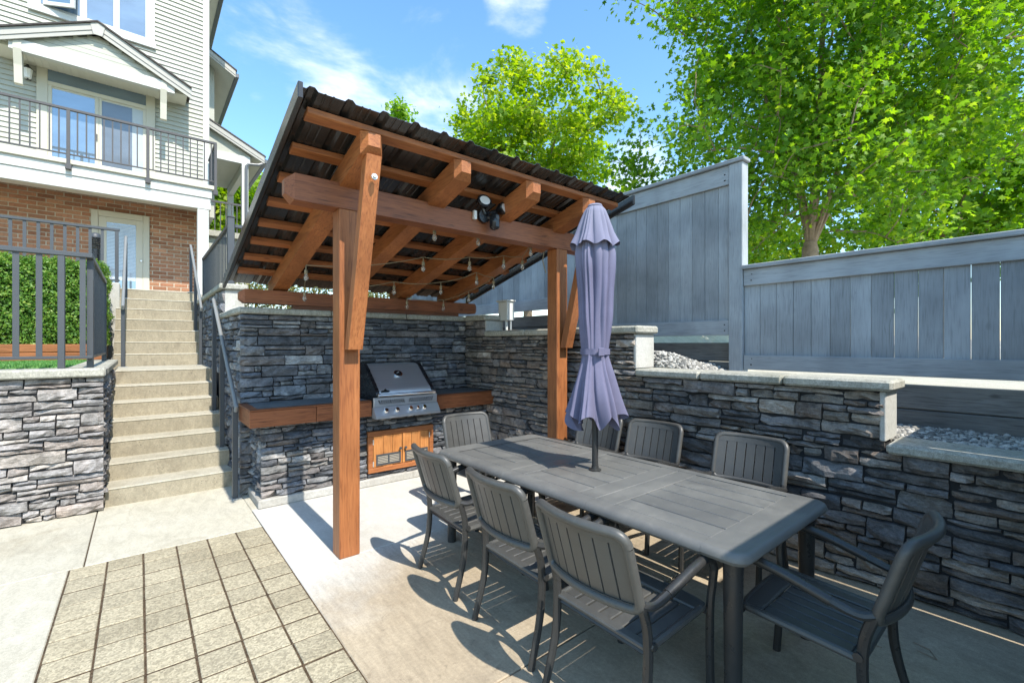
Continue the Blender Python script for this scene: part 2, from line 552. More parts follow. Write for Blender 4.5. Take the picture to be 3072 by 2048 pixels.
class G:
    """collects plain geometry in world coordinates"""

    def __init__(s):
        s.v = []
        s.f = []

    def add(s, v, f):
        o = len(s.v)
        s.v += [tuple(p) for p in v]
        s.f += [tuple(i + o for i in q) for q in f]
        return s

    def box(s, x0, x1, y0, y1, z0, z1, b=0.0):
        if b <= 0:
            v = [(x, y, z) for x in (x0, x1) for y in (y0, y1) for z in (z0, z1)]
            f = [(0, 1, 3, 2), (4, 6, 7, 5), (0, 4, 5, 1), (2, 3, 7, 6), (0, 2, 6, 4), (1, 5, 7, 3)]
            return s.add(v, f)
        b = min(b, (x1 - x0) * .45, (y1 - y0) * .45, (z1 - z0) * .45)
        lo, hi = (x0, y0, z0), (x1, y1, z1)
        v, ix = [], {}
        for c in [(i, j, k) for i in (0, 1) for j in (0, 1) for k in (0, 1)]:
            for a in range(3):
                p = []
                for d in range(3):
                    e = hi[d] if c[d] else lo[d]
                    if d != a:
                        e += -b if c[d] else b
                    p.append(e)
                ix[c, a] = len(v)
                v.append(tuple(p))
        f = []
        for a in range(3):
            p, q = (a + 1) % 3, (a + 2) % 3
            for sd in (0, 1):
                def cc(i, j):
                    c = [0, 0, 0]
                    c[a] = sd
                    c[p] = i
                    c[q] = j
                    return tuple(c)
                fc = [ix[cc(0, 0), a], ix[cc(1, 0), a], ix[cc(1, 1), a], ix[cc(0, 1), a]]
                f.append(fc if sd else fc[::-1])
        for a in range(3):
            p, q = (a + 1) % 3, (a + 2) % 3
            for i in (0, 1):
                for j in (0, 1):
                    c0, c1 = [0] * 3, [0] * 3
                    c0[p] = c1[p] = i
                    c0[q] = c1[q] = j
                    c0[a], c1[a] = 0, 1
                    c0, c1 = tuple(c0), tuple(c1)
                    fc = [ix[c0, p], ix[c1, p], ix[c1, q], ix[c0, q]]
                    f.append(fc if i ^ j else fc[::-1])
        for c in [(i, j, k) for i in (0, 1) for j in (0, 1) for k in (0, 1)]:
            fc = [ix[c, 0], ix[c, 1], ix[c, 2]]
            f.append(fc if (sum(c) % 2) else fc[::-1])
        return s.add(v, f)

    def xf(s, M, start=0):
        s.v[start:] = [tuple(M @ Vector(p)) for p in s.v[start:]]
        return s

    def tube(s, pts, rad, n=8, cap=True, flat=1.0):
        pts = [Vector(p) for p in pts]
        if not isinstance(rad, (list, tuple)):
            rad = [rad] * len(pts)
        v, f = [], []
        prev = None
        for i, p in enumerate(pts):
            d = (pts[min(i + 1, len(pts) - 1)] - pts[max(i - 1, 0)]).normalized()
            if prev is None:
                a = Vector((0, 0, 1)) if abs(d.z) < .9 else Vector((0, 1, 0))
                u = d.cross(a).normalized()
            else:
                u = (prev - d * prev.dot(d)).normalized()
            w = d.cross(u)
            prev = u
            for k in range(n):
                t = 2 * math.pi * k / n
                v.append(p + (u * math.cos(t) + w * math.sin(t) * flat) * rad[i])
        for i in range(len(pts) - 1):
            for k in range(n):
                a, b = i * n + k, i * n + (k + 1) % n
                f.append((a, b, b + n, a + n))
        if cap:
            f.append(tuple(range(n))[::-1])
            f.append(tuple(range((len(pts) - 1) * n, len(pts) * n)))
        return s.add(v, f)

    def prism(s, poly, axis, a, b):
        """extrude a polygon in the two other axes (in cyclic order) along axis from a to b"""
        n = len(poly)
        p, q = (axis + 1) % 3, (axis + 2) % 3
        v = []
        for e in (a, b):
            for c in poly:
                t = [0, 0, 0]
                t[axis] = e
                t[p], t[q] = c
                v.append(tuple(t))
        f = [tuple(range(n))[::-1], tuple(range(n, 2 * n))]
        for i in range(n):
            j = (i + 1) % n
            f.append((i, j, j + n, i + n))
        return s.add(v, f)

    def lathe(s, prof, c, n=14):
        v, f = [], []
        for r, z in prof:
            for k in range(n):
                t = 2 * math.pi * k / n
                v.append((c[0] + r * math.cos(t), c[1] + r * math.sin(t), c[2] + z))
        for i in range(len(prof) - 1):
            for k in range(n):
                a, b = i * n + k, i * n + (k + 1) % n
                f.append((a, b, b + n, a + n))
        f.append(tuple(range(n))[::-1])
        f.append(tuple(range((len(prof) - 1) * n, len(prof) * n)))
        return s.add(v, f)

    def cylY(s, x, y, z, r, L, n=12):
        return s.tube([(x, y, z), (x, y + L, z)], r, n)


ORG = {}


def thing(name, label, cat, loc=(0, 0, 0), group=None, rotz=0.0):
    o = bpy.data.objects.new(name, None)
    o.empty_display_size = 0.1
    o.location = loc
    o.rotation_euler = (0, 0, rotz)
    o['label'] = label
    o['category'] = cat
    if group:
        o['group'] = group
    COL.objects.link(o)
    ORG[o.name] = Vector(loc)
    return o


def part(name, g, mat, parent=None, smooth=False, recalc=False, tint=None, kind=None, label=None):
    """one mesh object; vertices of g are world coordinates, made local to the thing"""
    og = ORG[parent.name] if parent else Vector((0, 0, 0))
    me = bpy.data.meshes.new(name)
    me.from_pydata([(p[0] - og.x, p[1] - og.y, p[2] - og.z) for p in g.v], [], g.f)
    if recalc:
        bm = bmesh.new()
        bm.from_mesh(me)
        bmesh.ops.recalc_face_normals(bm, faces=bm.faces)
        bm.to_mesh(me)
        bm.free()
    if smooth:
        me.polygons.foreach_set('use_smooth', [True] * len(me.polygons))
        if smooth != 'all':
            try:
                me.set_sharp_from_angle(angle=R(40))
            except Exception:
                pass
    me.materials.append(MATS[mat])
    if tint is not None:
        at = me.color_attributes.new('tint', 'FLOAT_COLOR', 'POINT')
        if isinstance(tint, tuple):
            arr = np.tile(np.array([*tint, 1.0], np.float32), len(me.vertices))
        else:
            arr = np.asarray(tint, np.float32).ravel()
        at.data.foreach_set('color', arr)
    me.update()
    o = bpy.data.objects.new(name, me)
    COL.objects.link(o)
    if parent:
        o.parent = parent
        ORG[o.name] = og
    if kind:
        o['kind'] = kind
    if label:
        o['label'] = label
    return o


def solo(name, g, mat, label, cat, group=None, **k):
    o = part(name, g, mat, None, **k)
    o['label'] = label
    o['category'] = cat
    if group:
        o['group'] = group
    ORG[o.name] = Vector((0, 0, 0))
    return o


def struct(name, g, mat, parent=None, **k):
    o = part(name, g, mat, parent, **k)
    if not parent:
        o['kind'] = 'structure'
        ORG[o.name] = Vector((0, 0, 0))
    return o


def bx(*a, b=0.0):
    return G().box(*a, b=b)


def np_mesh(name, V, F, mat, parent, tint=None, kind=None, smooth=False):
    """V (n,3) world, F (m,k) constant polygon size"""
    og = ORG[parent.name] if parent else Vector((0, 0, 0))
    V = np.asarray(V, np.float32) - np.array(og, np.float32)
    me = bpy.data.meshes.new(name)
    n, (m, k) = len(V), F.shape
    me.vertices.add(n)
    me.vertices.foreach_set('co', V.ravel())
    me.loops.add(m * k)
    me.loops.foreach_set('vertex_index', F.astype(np.int32).ravel())
    me.polygons.add(m)
    me.polygons.foreach_set('loop_start', np.arange(0, m * k, k, dtype=np.int32))
    me.polygons.foreach_set('loop_total', np.full(m, k, np.int32))
    if smooth:
        me.polygons.foreach_set('use_smooth', [True] * m)
    me.update(calc_edges=True)
    if tint is not None:
        at = me.attributes.new('tint', 'FLOAT', 'POINT')
        at.data.foreach_set('value', np.asarray(tint, np.float32))
    me.materials.append(MATS[mat])
    o = bpy.data.objects.new(name, me)
    COL.objects.link(o)
    if parent:
        o.parent = parent
        ORG[o.name] = og
    if kind:
        o['kind'] = kind
    return o


# ------------------------------------------------------------------ GROUND
struct('ground', bx(-700, 700, -700, 700, -0.5, -0.06), 'terrain')
fl = struct('patio_floor', bx(0.80, 4.6, -1.2, 5.6, -0.055, -0.02), 'soil')
for y0, y1, mt in ((-1.2, 1.706, 'patio'), (1.714, 3.426, 'patio_mid'), (3.434, 4.97, 'patio_new')):
    part('slab', bx(0.838, 3.9, y0, y1, -0.02, 0.0, b=0.005), mt, fl)
wk = struct('walkway', bx(-8, 0.83, -4, 6.1, -0.055, -0.02), 'soil')
for a in ((-8, -0.388, -4, 4.476), (-8, -0.314, 4.484, 5.9), (-0.306, 0.832, 4.484, 6.0), (0.834, 0.93, 4.975, 6.0)):
    part('slab', bx(*a, -0.02, 0.0, b=0.005), 'walk', wk)
pv = struct('paver_path', bx(-0.388, 0.838, -1.2, 4.48, -0.055, -0.0045), 'joint_dirt')
for r_ in range(24):
    y1 = 4.474 - r_ * 0.2065
    for c_ in range(6):
        x0 = -0.383 + c_ * 0.203
        dz = random.uniform(-0.002, 0.003)
        q = random.uniform(-0.001, 0.001)
        part('paver', bx(x0 + 0.0055 + q, x0 + 0.1975 + q, y1 - 0.1915 + q, y1 + q, -0.05, dz, b=0.003), 'paver', pv)

# ------------------------------------------------------------------ LEDGESTONE


STONES = [(0.115, 0.12, 0.13), (0.15, 0.155, 0.16), (0.10, 0.11, 0.125), (0.17, 0.165, 0.155), (0.135, 0.125, 0.12),
          (0.19, 0.19, 0.19), (0.13, 0.13, 0.135), (0.075, 0.08, 0.088), (0.24, 0.235, 0.225), (0.16, 0.145, 0.135), (0.145, 0.15, 0.16)]


def stone_geo(s0, s1, z0, z1, out, mp, rnd, rough=1.0):
    w, h = s1 - s0, z1 - z0
    nx = 5 if w > 0.28 else (4 if w > 0.15 else 3)
    nz = 3 if h > 0.075 else 2
    je = min(0.006, h * .09)
    tilt = rnd.uniform(-.007, .007) * rough
    tz = rnd.uniform(-.009, .005) * rough
    v, f, idx = [], [], {}
    for i in range(nx + 1):
        for j in range(nz + 1):
            a, b = i / nx, j / nz
            ed = i in (0, nx) or j in (0, nz)
            co = i in (0, nx) and j in (0, nz)
            d = out + tilt * (2 * a - 1) + tz * (2 * b - 1)
            d += rnd.uniform(-.006, .008) * rough
            if ed:
                d -= rnd.uniform(.003, .012) * rough
            if co:
                d -= rnd.uniform(.002, .010) * rough
            ss = s0 + w * a + (rnd.uniform(-je, je) if 0 < i < nx else (1 if i == 0 else -1) * rnd.uniform(0, .005))
            zz = z0 + h * b + (rnd.uniform(-je, je) if 0 < j < nz else (1 if j == 0 else -1) * rnd.uniform(0, je * 1.4))
            idx[i, j] = len(v)
            v.append(mp(ss, zz, d))
    for i in range(nx):
        for j in range(nz):
            f.append((idx[i, j], idx[i + 1, j], idx[i + 1, j + 1], idx[i, j + 1]))
    ring = [(i, 0) for i in range(nx)] + [(nx, j) for j in range(nz)] + [(i, nz) for i in range(nx, 0, -1)] + [(0, j) for j in range(nz, 0, -1)]
    bk = {}
    for (i, j) in ring:
        a, b = i / nx, j / nz
        bk[i, j] = len(v)
        v.append(mp(s0 + w * (0.01 + .98 * a), z0 + h * (0.03 + .94 * b), -0.012))
    m = len(ring)
    for k in range(m):
        p, q = ring[k], ring[(k + 1) % m]
        f.append((idx[p], bk[p], bk[q], idx[q]))
    g = G()
    g.v, g.f = v, f
    return g


def ledge(parent, s0, s1, z0, z1, mp, seed, course=(0.085, 0.135), wid=(0.17, 0.48), split=0.55, out=(0.022, 0.056),
          keep=None, bright=1.0, limit=300, used=None, warm=0.0, vary=1.0):
    rnd = random.Random(seed)
    gap = 0.006
    z = z0
    rest, rt = G(), []
    cnt = used if used is not None else [0]
    while z < z1 - 0.02:
        h = rnd.uniform(*course)
        if z + h > z1 - course[0] * .6:
            h = z1 - z
        s = s0 - rnd.uniform(0, wid[0] * .6)
        while s < s1 - 0.02:
            w = rnd.uniform(*wid)
            if s + w > s1 - wid[0] * .6:
                w = s1 - s
            a0, a1 = max(s, s0), s + w
            if a1 - a0 < 0.035:
                s += w
                continue
            cells = []
            if rnd.random() < split and h > 0.06:
                c = z + h * rnd.uniform(.33, .67)
                for lo, hi in ((z, c), (c, z + h)):
                    if rnd.random() < .38 and a1 - a0 > .2:
                        m = a0 + (a1 - a0) * rnd.uniform(.3, .7)
                        cells += [(a0, m, lo, hi), (m, a1, lo, hi)]
                    else:
                        cells.append((a0, a1, lo, hi))
            else:
                cells.append((a0, a1, z, z + h))
            for b0, b1, lo, hi in cells:
                if keep and not keep((b0 + b1) / 2, (lo + hi) / 2, b0, b1, lo, hi):
                    continue
                t = rnd.choice(STONES)
                k = rnd.uniform(.78, 1.25) * bright
                t = tuple(.145 + (c - .145) * vary for c in t)
                k = bright + (k - bright) * vary
                tint = (t[0] * k * (1 + warm), t[1] * k, t[2] * k * (1 - warm))
                g = stone_geo(b0 + gap / 2, b1 - gap / 2, lo + gap / 2, hi - gap / 2, rnd.uniform(*out), mp, rnd, 1.7)
                if cnt[0] < limit:
                    part('stone', g, 'ledgestone', parent, recalc=True, tint=tint)
                    cnt[0] += 1
                else:
                    rest.add(g.v, g.f)
                    rt += [(*tint, 1.0)] * len(g.v)
            s += w
        z += h
    if rest.v:
        part('stones', rest, 'ledgestone', parent, recalc=True, tint=np.array(rt), kind='stuff')


def coping(parent, pts, z0, z1, axis, a0, a1, step=0.78, mat='coping'):
    """a row of coping slabs along axis; pts = (lo, hi) extent across"""
    n = max(1, round((a1 - a0) / step))
    L = (a1 - a0) / n
    for i in range(n):
        p, q = a0 + i * L + .003, a0 + (i + 1) * L - .003
        dz = random.uniform(-.002, .002)
        if axis == 0:
            g = bx(p, q, *pts, z0, z1 + dz, b=0.014)
        else:
            g = bx(*pts, p, q, z0, z1 + dz, b=0.014)
        part('coping_slab', g, mat, parent)


# ---- left retaining wall
LW = thing('retaining_wall', 'pale grey stacked stone retaining wall left of the stairs', 'wall', (-0.9, 5.9, 0))
part('core', bx(-2.6, -0.30, 5.87, 6.13, 0, 1.285), 'mortar', LW)
part('core', bx(-0.55, -0.33, 6.13, 9.05, 0, 1.284), 'mortar', LW)
c_ = [0]
ledge(LW, -2.6, -0.262, 0.005, 1.283, lambda s, z, d: (s, 5.87 - d, z), 11, (0.085, 0.135), (0.15, 0.42), 0.68, bright=1.62, vary=.55, warm=.075, used=c_)
ledge(LW, 5.87, 7.9, 0.01, 1.283, lambda s, z, d: (-0.30 + d, s, z), 12, (0.085, 0.135), (0.15, 0.42), 0.68, bright=1.35, vary=.55, warm=.075, used=c_,
      keep=lambda m, z, *a: z > (m - 5.9) / .32 * .178 - .1)
coping(LW, (5.79, 6.15), 1.286, 1.365, 0, -2.6, -0.245, 0.8)
coping(LW, (-0.56, -0.245), 1.286, 1.365, 1, 6.152, 8.9, 0.8)

# ---- back wall behind the grill, with the stair side return
BW = thing('stone_wall', 'dark stacked stone wall behind the grill with concrete coping', 'wall', (2.2, 5.6, 0))
part('core', bx(0.86, 3.72, 5.53, 5.78, 0, 1.915), 'mortar', BW)
part('core', bx(0.86, 1.08, 5.78, 6.95, 0, 1.914), 'mortar', BW)
c_ = [0]
ledge(BW, 0.815, 3.66, 0.93, 1.913, lambda s, z, d: (s, 5.53 - d, z), 21, (0.085, 0.135), (0.17, 0.46), 0.5, used=c_, bright=1.25)
ledge(BW, 0.815, 0.95, 0.01, 0.928, lambda s, z, d: (s, 5.53 - d, z), 24, (0.085, 0.13), (0.16, 0.3), 0.5, used=c_, bright=1.2)
ledge(BW, 5.53, 6.95, 0.02, 1.913, lambda s, z, d: (0.86 - d, s, z), 22, (0.085, 0.13), (0.16, 0.4), 0.6, used=c_, bright=1.25,
      keep=lambda m, z, *a: z > (m - 5.9) / .32 * .178 - .1)
coping(BW, (5.46, 5.80), 1.917, 1.985, 0, 0.79, 3.66, 0.95)
coping(BW, (0.79, 1.12), 1.917, 1.985, 1, 5.803, 6.95, 0.9)

# ---- taller pier wall beside the upper flight
PW = thing('pier_wall', 'short stone pier wall with whitish concrete end beside the upper steps', 'wall', (0.95, 8, 0))
part('core', bx(0.86, 1.06, 6.955, 10.7, 0, 2.30), 'mortar', PW)
part('end_face', bx(0.86, 1.08, 6.93, 6.953, 1.985, 2.30, b=0.004), 'pier', PW)
ledge(PW, 6.93, 10.7, 1.2, 2.295, lambda s, z, d: (0.86 - d, s, z), 23, (0.09, 0.14), (0.16, 0.4), 0.55, bright=1.3)
coping(PW, (0.79, 1.12), 2.302, 2.375, 1, 6.88, 10.7, 0.9)

# ---- right stepped wall; its face runs a touch out of square
def XR(y):
    return 3.775 - 0.022 * y


RW = thing('stepped_wall', 'long dark stacked stone wall stepping down along the right side', 'wall', (3.8, 2.3, 0))


def skew_box(y0, y1, z0, z1, d0, d1, b=0.0):
    g = bx(d0, d1, y0, y1, z0, z1, b=b)
    g.v = [(p[0] + XR(p[1]), p[1], p[2]) for p in g.v]
    return g


part('core', skew_box(-0.9, 5.53, 0, 0.895, 0.0, 0.26), 'mortar', RW)
part('core', skew_box(0.78, 5.53, 0.895, 1.29, 0.002, 0.258), 'mortar', RW)
part('core', skew_box(2.66, 5.53, 1.29, 1.695, 0.0, 0.26), 'mortar', RW)
part('core', skew_box(5.03, 5.53, 1.695, 1.915, 0.002, 0.258), 'mortar', RW)
part('end_face', skew_box(0.745, 0.778, 0.965, 1.288, -0.028, 0.27, b=0.006), 'pier', RW)
part('end_face', skew_box(2.625, 2.658, 1.36, 1.693, -0.028, 0.27, b=0.006), 'pier', RW)
part('end_face', skew_box(5.0, 5.028, 1.77, 1.913, -0.028, 0.27, b=0.006), 'pier', RW)
c_ = [0]
mpR = lambda s, z, d: (XR(s) - d, s, z)
ledge(RW, -0.3, 5.0, 0.005, 0.893, mpR, 31, bright=1.15, warm=.13, course=(0.08, 0.13), wid=(0.17, 0.5), split=0.6, used=c_, out=(0.016, 0.058))
ledge(RW, 0.752, 5.5, 0.898, 1.288, mpR, 32, bright=1.15, warm=.13, course=(0.075, 0.125), wid=(0.17, 0.46), split=0.6, used=c_, out=(0.016, 0.058))
ledge(RW, 2.632, 5.5, 1.292, 1.693, mpR, 33, bright=1.15, warm=.13, course=(0.075, 0.125), wid=(0.16, 0.4), split=0.6, used=c_, limit=300)
ledge(RW, 5.005, 5.5, 1.697, 1.913, mpR, 34, bright=1.15, warm=.13, course=(0.09, 0.13), wid=(0.16, 0.3), split=0.5, used=c_, limit=300)


def skew_coping(y0, y1, z0, z1, n):
    L = (y1 - y0) / n
    for i in range(n):
        part('coping_slab', skew_box(y0 + i * L + .003, y0 + (i + 1) * L - .003, z0, z1 + random.uniform(-.002, .002), -0.075, 0.285, b=0.016),
             'coping', RW)


skew_coping(-0.9, 0.74, 0.897, 0.965, 2)
skew_coping(0.70, 2.62, 1.292, 1.362, 3)
skew_coping(2.58, 4.99, 1.697, 1.770, 3)
skew_coping(4.96, 5.455, 1.917, 1.985, 1)

# ---- counter
CT = thing('grill_counter', 'built-in stone counter with cedar edge and dark tile top under the shelter', 'counter', (2.2, 5.2, 0))
part('core', bx(0.95, 3.70, 5.0, 5.53, 0, 0.80), 'mortar', CT)
part('plinth', bx(0.885, 3.68, 4.935, 4.998, 0, 0.085, b=0.01), 'plinth', CT)
part('plinth', bx(0.885, 0.948, 5.0, 5.55, 0, 0.085, b=0.01), 'plinth', CT)
c_ = [0]
mpC = lambda s, z, d: (s, 5.0 - d, z)
for k, (a, b_, lo, hi) in enumerate(((0.912, 1.972, .088, .80), (2.798, 3.67, .088, .80), (1.972, 2.798, .612, .80), (1.972, 2.798, .088, .143))):
    ledge(CT, a, b_, lo, hi, mpC, 41 + k * 7, (0.05, 0.085), (0.12, 0.30), 0.45, used=c_, bright=1.02)
ledge(CT, 5.0, 5.53, 0.088, 0.80, lambda s, z, d: (0.95 - d, s, z), 42, (0.05, 0.085), (0.12, 0.28), 0.45, used=c_, bright=1.0)
for a, b_ in ((0.80, 1.40), (1.404, 1.985), (2.792, 3.67)):
    part('edge_board', bx(a, b_, 4.865, 4.905, 0.80, 0.955, b=0.005), 'beamwood_x', CT)
part('edge_board', bx(0.80, 0.84, 4.908, 5.49, 0.80, 0.955, b=0.005), 'beamwood_y', CT)
part('top_rim', bx(0.80, 1.98, 4.862, 4.945, 0.957, 0.972, b=0.004), 'beamwood_x', CT)
part('top_rim', bx(2.80, 3.67, 4.862, 4.945, 0.957, 0.972, b=0.004), 'beamwood_x', CT)
part('top_rim', bx(0.797, 0.88, 4.948, 5.49, 0.957, 0.972, b=0.004), 'beamwood_y', CT)
part('slab_base', bx(0.84, 1.98, 4.905, 5.53, 0.802, 0.955), 'mortar', CT)
part('slab_base', bx(2.80, 3.66, 4.905, 5.53, 0.802, 0.955), 'mortar', CT)
for a, b_ in ((0.882, 1.98), (2.80, 3.66)):
    n = 4 if a < 1 else 3
    for i in range(n):
        for y0, y1 in ((4.948, 5.21), (5.213, 5.485)):
            w = (b_ - a) / n
            part('tile', bx(a + i * w + .0015, a + (i + 1) * w - .0015, y0, y1, 0.955, 0.97, b=0.003), 'tile', CT)

# cabinet doors (belong to the counter)
DX0, DX1, DZ0, DZ1, DY = 1.975, 2.795, 0.145, 0.61, 4.945
for a in ((DX0, DX1, DZ1 - .055, DZ1), (DX0, DX1, DZ0, DZ0 + .055), (DX0, DX0 + .055, DZ0 + .056, DZ1 - .056), (DX1 - .055, DX1, DZ0 + .056, DZ1 - .056)):
    part('door_frame', bx(a[0], a[1], DY - .006, DY + .045, a[2], a[3], b=0.004), 'cedar_x', CT)
mid = (DX0 + DX1) / 2
for k, (a, b_) in enumerate(((DX0 + .06, mid - .003), (mid + .003, DX1 - .06))):
    dr = part('cabinet_door', bx(a, b_, DY + .02, DY + .035, DZ0 + .06, DZ1 - .06), 'doorwood', CT)
    w = (b_ - a) / 3
    for i in range(3):
        part('plank', bx(a + i * w + .0015, a + (i + 1) * w - .0015, DY - .001, DY + .019, DZ0 + .06 - (.008 if i == 1 else 0), DZ1 - .06, b=0.003), 'doorwood', dr)
    vx0, vx1, vz0, vz1 = a + .03, b_ - .02, DZ0 + .075, DZ0 + .20
    vt = part('vent', bx(vx0 + .01, vx1 - .01, DY - .003, DY - .0015, vz0 + .01, vz1 - .01), 'black', dr)
    gv = G().box(vx0, vx1, DY - .012, DY - .002, vz0, vz0 + .016).box(vx0, vx1, DY - .012, DY - .002, vz1 - .016, vz1)
    gv.box(vx0, vx0 + .016, DY - .012, DY - .002, vz0 + .016, vz1 - .016).box(vx1 - .016, vx1, DY - .012, DY - .002, vz0 + .016, vz1 - .016)
    mxv = (vx0 + vx1) / 2
    gv.box(mxv - .007, mxv + .007, DY - .012, DY - .002, vz0 + .016, vz1 - .016)
    part('vent_frame', gv, 'railmetal', dr)
    for i in range(5):
        z = vz0 + .021 + i * .0178
        part('vent_slat', G().box(vx0 + .018, mxv - .009, DY - .009, DY - .004, z, z + .0105).box(mxv + .009, vx1 - .018, DY - .009, DY - .004, z, z + .0105), 'ventslat', dr)
    kx = b_ - .03 if k == 0 else a + .03
    part('knob', G().tube([(kx, DY - .001, .385), (kx, DY - .018, .385), (kx, DY - .022, .385), (kx, DY - .038, .385)], [.006, .006, .016, .013], 10), 'railmetal', dr, True)
    hx = a - .004 if k == 0 else b_ + .004
    for hz in (DZ0 + .1, DZ1 - .12):
        part('hinge', bx(hx - .006, hx + .006, DY - .012, DY - .0065, hz - .03, hz + .03, b=.002), 'galv', dr)

# ---- grill
GR = thing('gas_grill', 'stainless steel built-in gas grill with sloped hood set in the counter', 'grill', (2.39, 5.1, .8))
prof = [(4.86, 1.005), (4.855, 1.03), (4.865, 1.06), (4.89, 1.09), (4.925, 1.115), (4.965, 1.145), (5.20, 1.335), (5.235, 1.352), (5.30, 1.36), (5.40, 1.345), (5.45, 1.30), (5.46, 1.0)]
part('hood', G().prism(prof, 0, 2.065, 2.715), 'steel', GR, True, recalc=True)
pe = [(y - .012 if i < 9 else y + .004, z + .012 if 4 < i < 10 else z) for i, (y, z) in enumerate(prof)]
part('hood_end', G().prism(pe, 0, 2.025, 2.0645), 'black', GR, True, recalc=True)
part('hood_end', G().prism(pe, 0, 2.7155, 2.755), 'black', GR, True, recalc=True)
part('body', bx(2.01, 2.77, 4.87, 5.49, 0.80, 1.0), 'black', GR)
part('vent_panel', bx(1.995, 2.785, 4.835, 4.868, 0.895, 1.0, b=.004), 'steel', GR)
part('control_panel', G().prism([(4.834, .893), (4.765, .80), (4.765, .775), (4.87, .775), (4.87, .893)], 0, 1.99, 2.79), 'steel', GR, recalc=True)
for k in range(26):
    x = 2.06 + k * .0262
    if abs(x - 2.39) < .02:
        continue
    sl = .011 if x > 2.39 else -.011
    g = G().prism([(.925, x - .0055 - sl), (.925, x + .0055 - sl), (.972, x + .0055 + sl), (.972, x - .0055 + sl)], 1, 4.832, 4.8345)
    part('vent_slot', g, 'black', GR, recalc=True)
nrm = Vector((0, -.093, -.069)).normalized()
nrm = Vector((0, -.80, .60)).normalized()
for x, r_ in ((2.115, .031), (2.245, .031), (2.41, .031), (2.50, .022), (2.585, .031)):
    c0 = Vector((x, 4.797, .848))
    part('knob_bezel', G().tube([c0 - nrm * .006, c0 + nrm * .006], r_ * 1.3, 18), 'steel', GR, True)
    part('knob', G().tube([c0 + nrm * .0065, c0 + nrm * .03, c0 + nrm * .036], [r_, r_ * .88, r_ * .7], 18), 'chrome', GR, True)
hd = part('handle', G().tube([(2.035, 4.81, 1.025), (2.745, 4.81, 1.025)], .014, 12), 'chrome', GR, True)
for x in (2.05, 2.73):
    part('handle_mount', bx(x - .016, x + .016, 4.80, 4.868, 1.008, 1.045, b=.005), 'chrome', hd)
tn = Vector((0, -.629, .777))
tc = Vector((2.39, 5.075, 1.236))
th = part('thermometer', G().tube([tc - tn * .006, tc + tn * .014], .052, 20), 'chrome', GR, True)
part('dial', G().tube([tc + tn * .0145, tc + tn * .017], .040, 20), 'black', th, True)
part('dial_needle', G().tube([tc + tn * .0175 + Vector((-.02, 0, 0)), tc + tn * .0175 + Vector((.012, .01, .012))], .003, 5), 'lens', th)
ec = Vector((2.135, 4.868, 1.073))
part('emblem', G().prism([(x, z) for z, x in ((1.053, 2.09), (1.06, 2.083), (1.072, 2.09), (1.076, 2.112), (1.096, 2.135), (1.076, 2.158), (1.072, 2.18), (1.06, 2.187), (1.053, 2.18))][::1] and
     [(1.053, 2.09), (1.062, 2.083), (1.072, 2.09), (1.076, 2.112), (1.094, 2.135), (1.076, 2.158), (1.072, 2.18), (1.062, 2.187), (1.053, 2.18)], 1, 4.852, 4.857), 'black', GR, recalc=True)

# ------------------------------------------------------------------ STAIRS
ST = thing('concrete_stairs', 'long flight of tan concrete steps climbing to the house door', 'stairs', (0.28, 5.9, 0))
SX0, SX1 = -0.262, 0.822
def step_geo(y0, y1, z0, z1):
    return bx(SX0, SX1, y0, y1, z0, z1, b=0.012)
for i in range(7):
    y0 = 5.95 + i * .32
    y1 = y0 + .34 if i < 6 else 9.24
    zt = (i + 1) * .178
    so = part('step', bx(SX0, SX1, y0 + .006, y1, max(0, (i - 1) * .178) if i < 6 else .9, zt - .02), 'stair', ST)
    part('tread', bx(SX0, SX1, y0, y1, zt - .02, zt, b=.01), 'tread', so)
for i in range(7):
    y0 = 9.20 + i * .263
    zt = 1.246 + (i + 1) * .192
    ya = y0 + .045 * (i == 0)
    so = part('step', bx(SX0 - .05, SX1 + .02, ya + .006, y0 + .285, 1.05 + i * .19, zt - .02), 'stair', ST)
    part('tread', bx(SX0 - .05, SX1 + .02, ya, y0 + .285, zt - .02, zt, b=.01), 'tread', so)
struct('upper_terrace', bx(-9, 1.6, 11.07, 13.7, 2.0, 2.588), 'drive')
struct('terrace_curb', bx(-9, -0.268, 10.5, 11.066, 1.0, 2.66, b=.01), 'pier')
struct('lawn_bank', bx(-9, -0.5, 6.14, 10.49, 1.0, 1.345), 'soil')


def blades(name, x0, x1, y0, y1, z, n, h, mat, parent=None, kind='stuff'):
    P = np.column_stack([rng.uniform(x0, x1, n), rng.uniform(y0, y1, n), np.full(n, z)])
    a = rng.uniform(0, 6.28, n)
    w = 0.006
    dx = np.column_stack([np.cos(a) * w, np.sin(a) * w, np.zeros(n)])
    lean = np.column_stack([rng.normal(0, .012, n), rng.normal(0, .012, n), h * rng.uniform(.6, 1.2, n)])
    V = np.stack([P - dx, P + dx, P + lean], 1).reshape(-1, 3)
    F = np.arange(3 * n).reshape(-1, 3)
    return np_mesh(name, V, F, mat, parent, np.repeat(rng.uniform(.2, .9, n), 3), kind)


m_leaf('turf', (0.05, 0.16, 0.04), (0.10, 0.26, 0.06), (0.2, 0.34, 0.1), 0.2)
lawn = struct('lawn', bx(-9, -0.56, 6.14, 9.02, 1.345, 1.352), 'lawn')
gr = blades('grass', -3.2, -0.56, 6.16, 8.98, 1.35, 16000, .03, 'turf')
gr['label'] = 'short bright green turf on the terrace behind the left wall'
gr['category'] = 'grass'

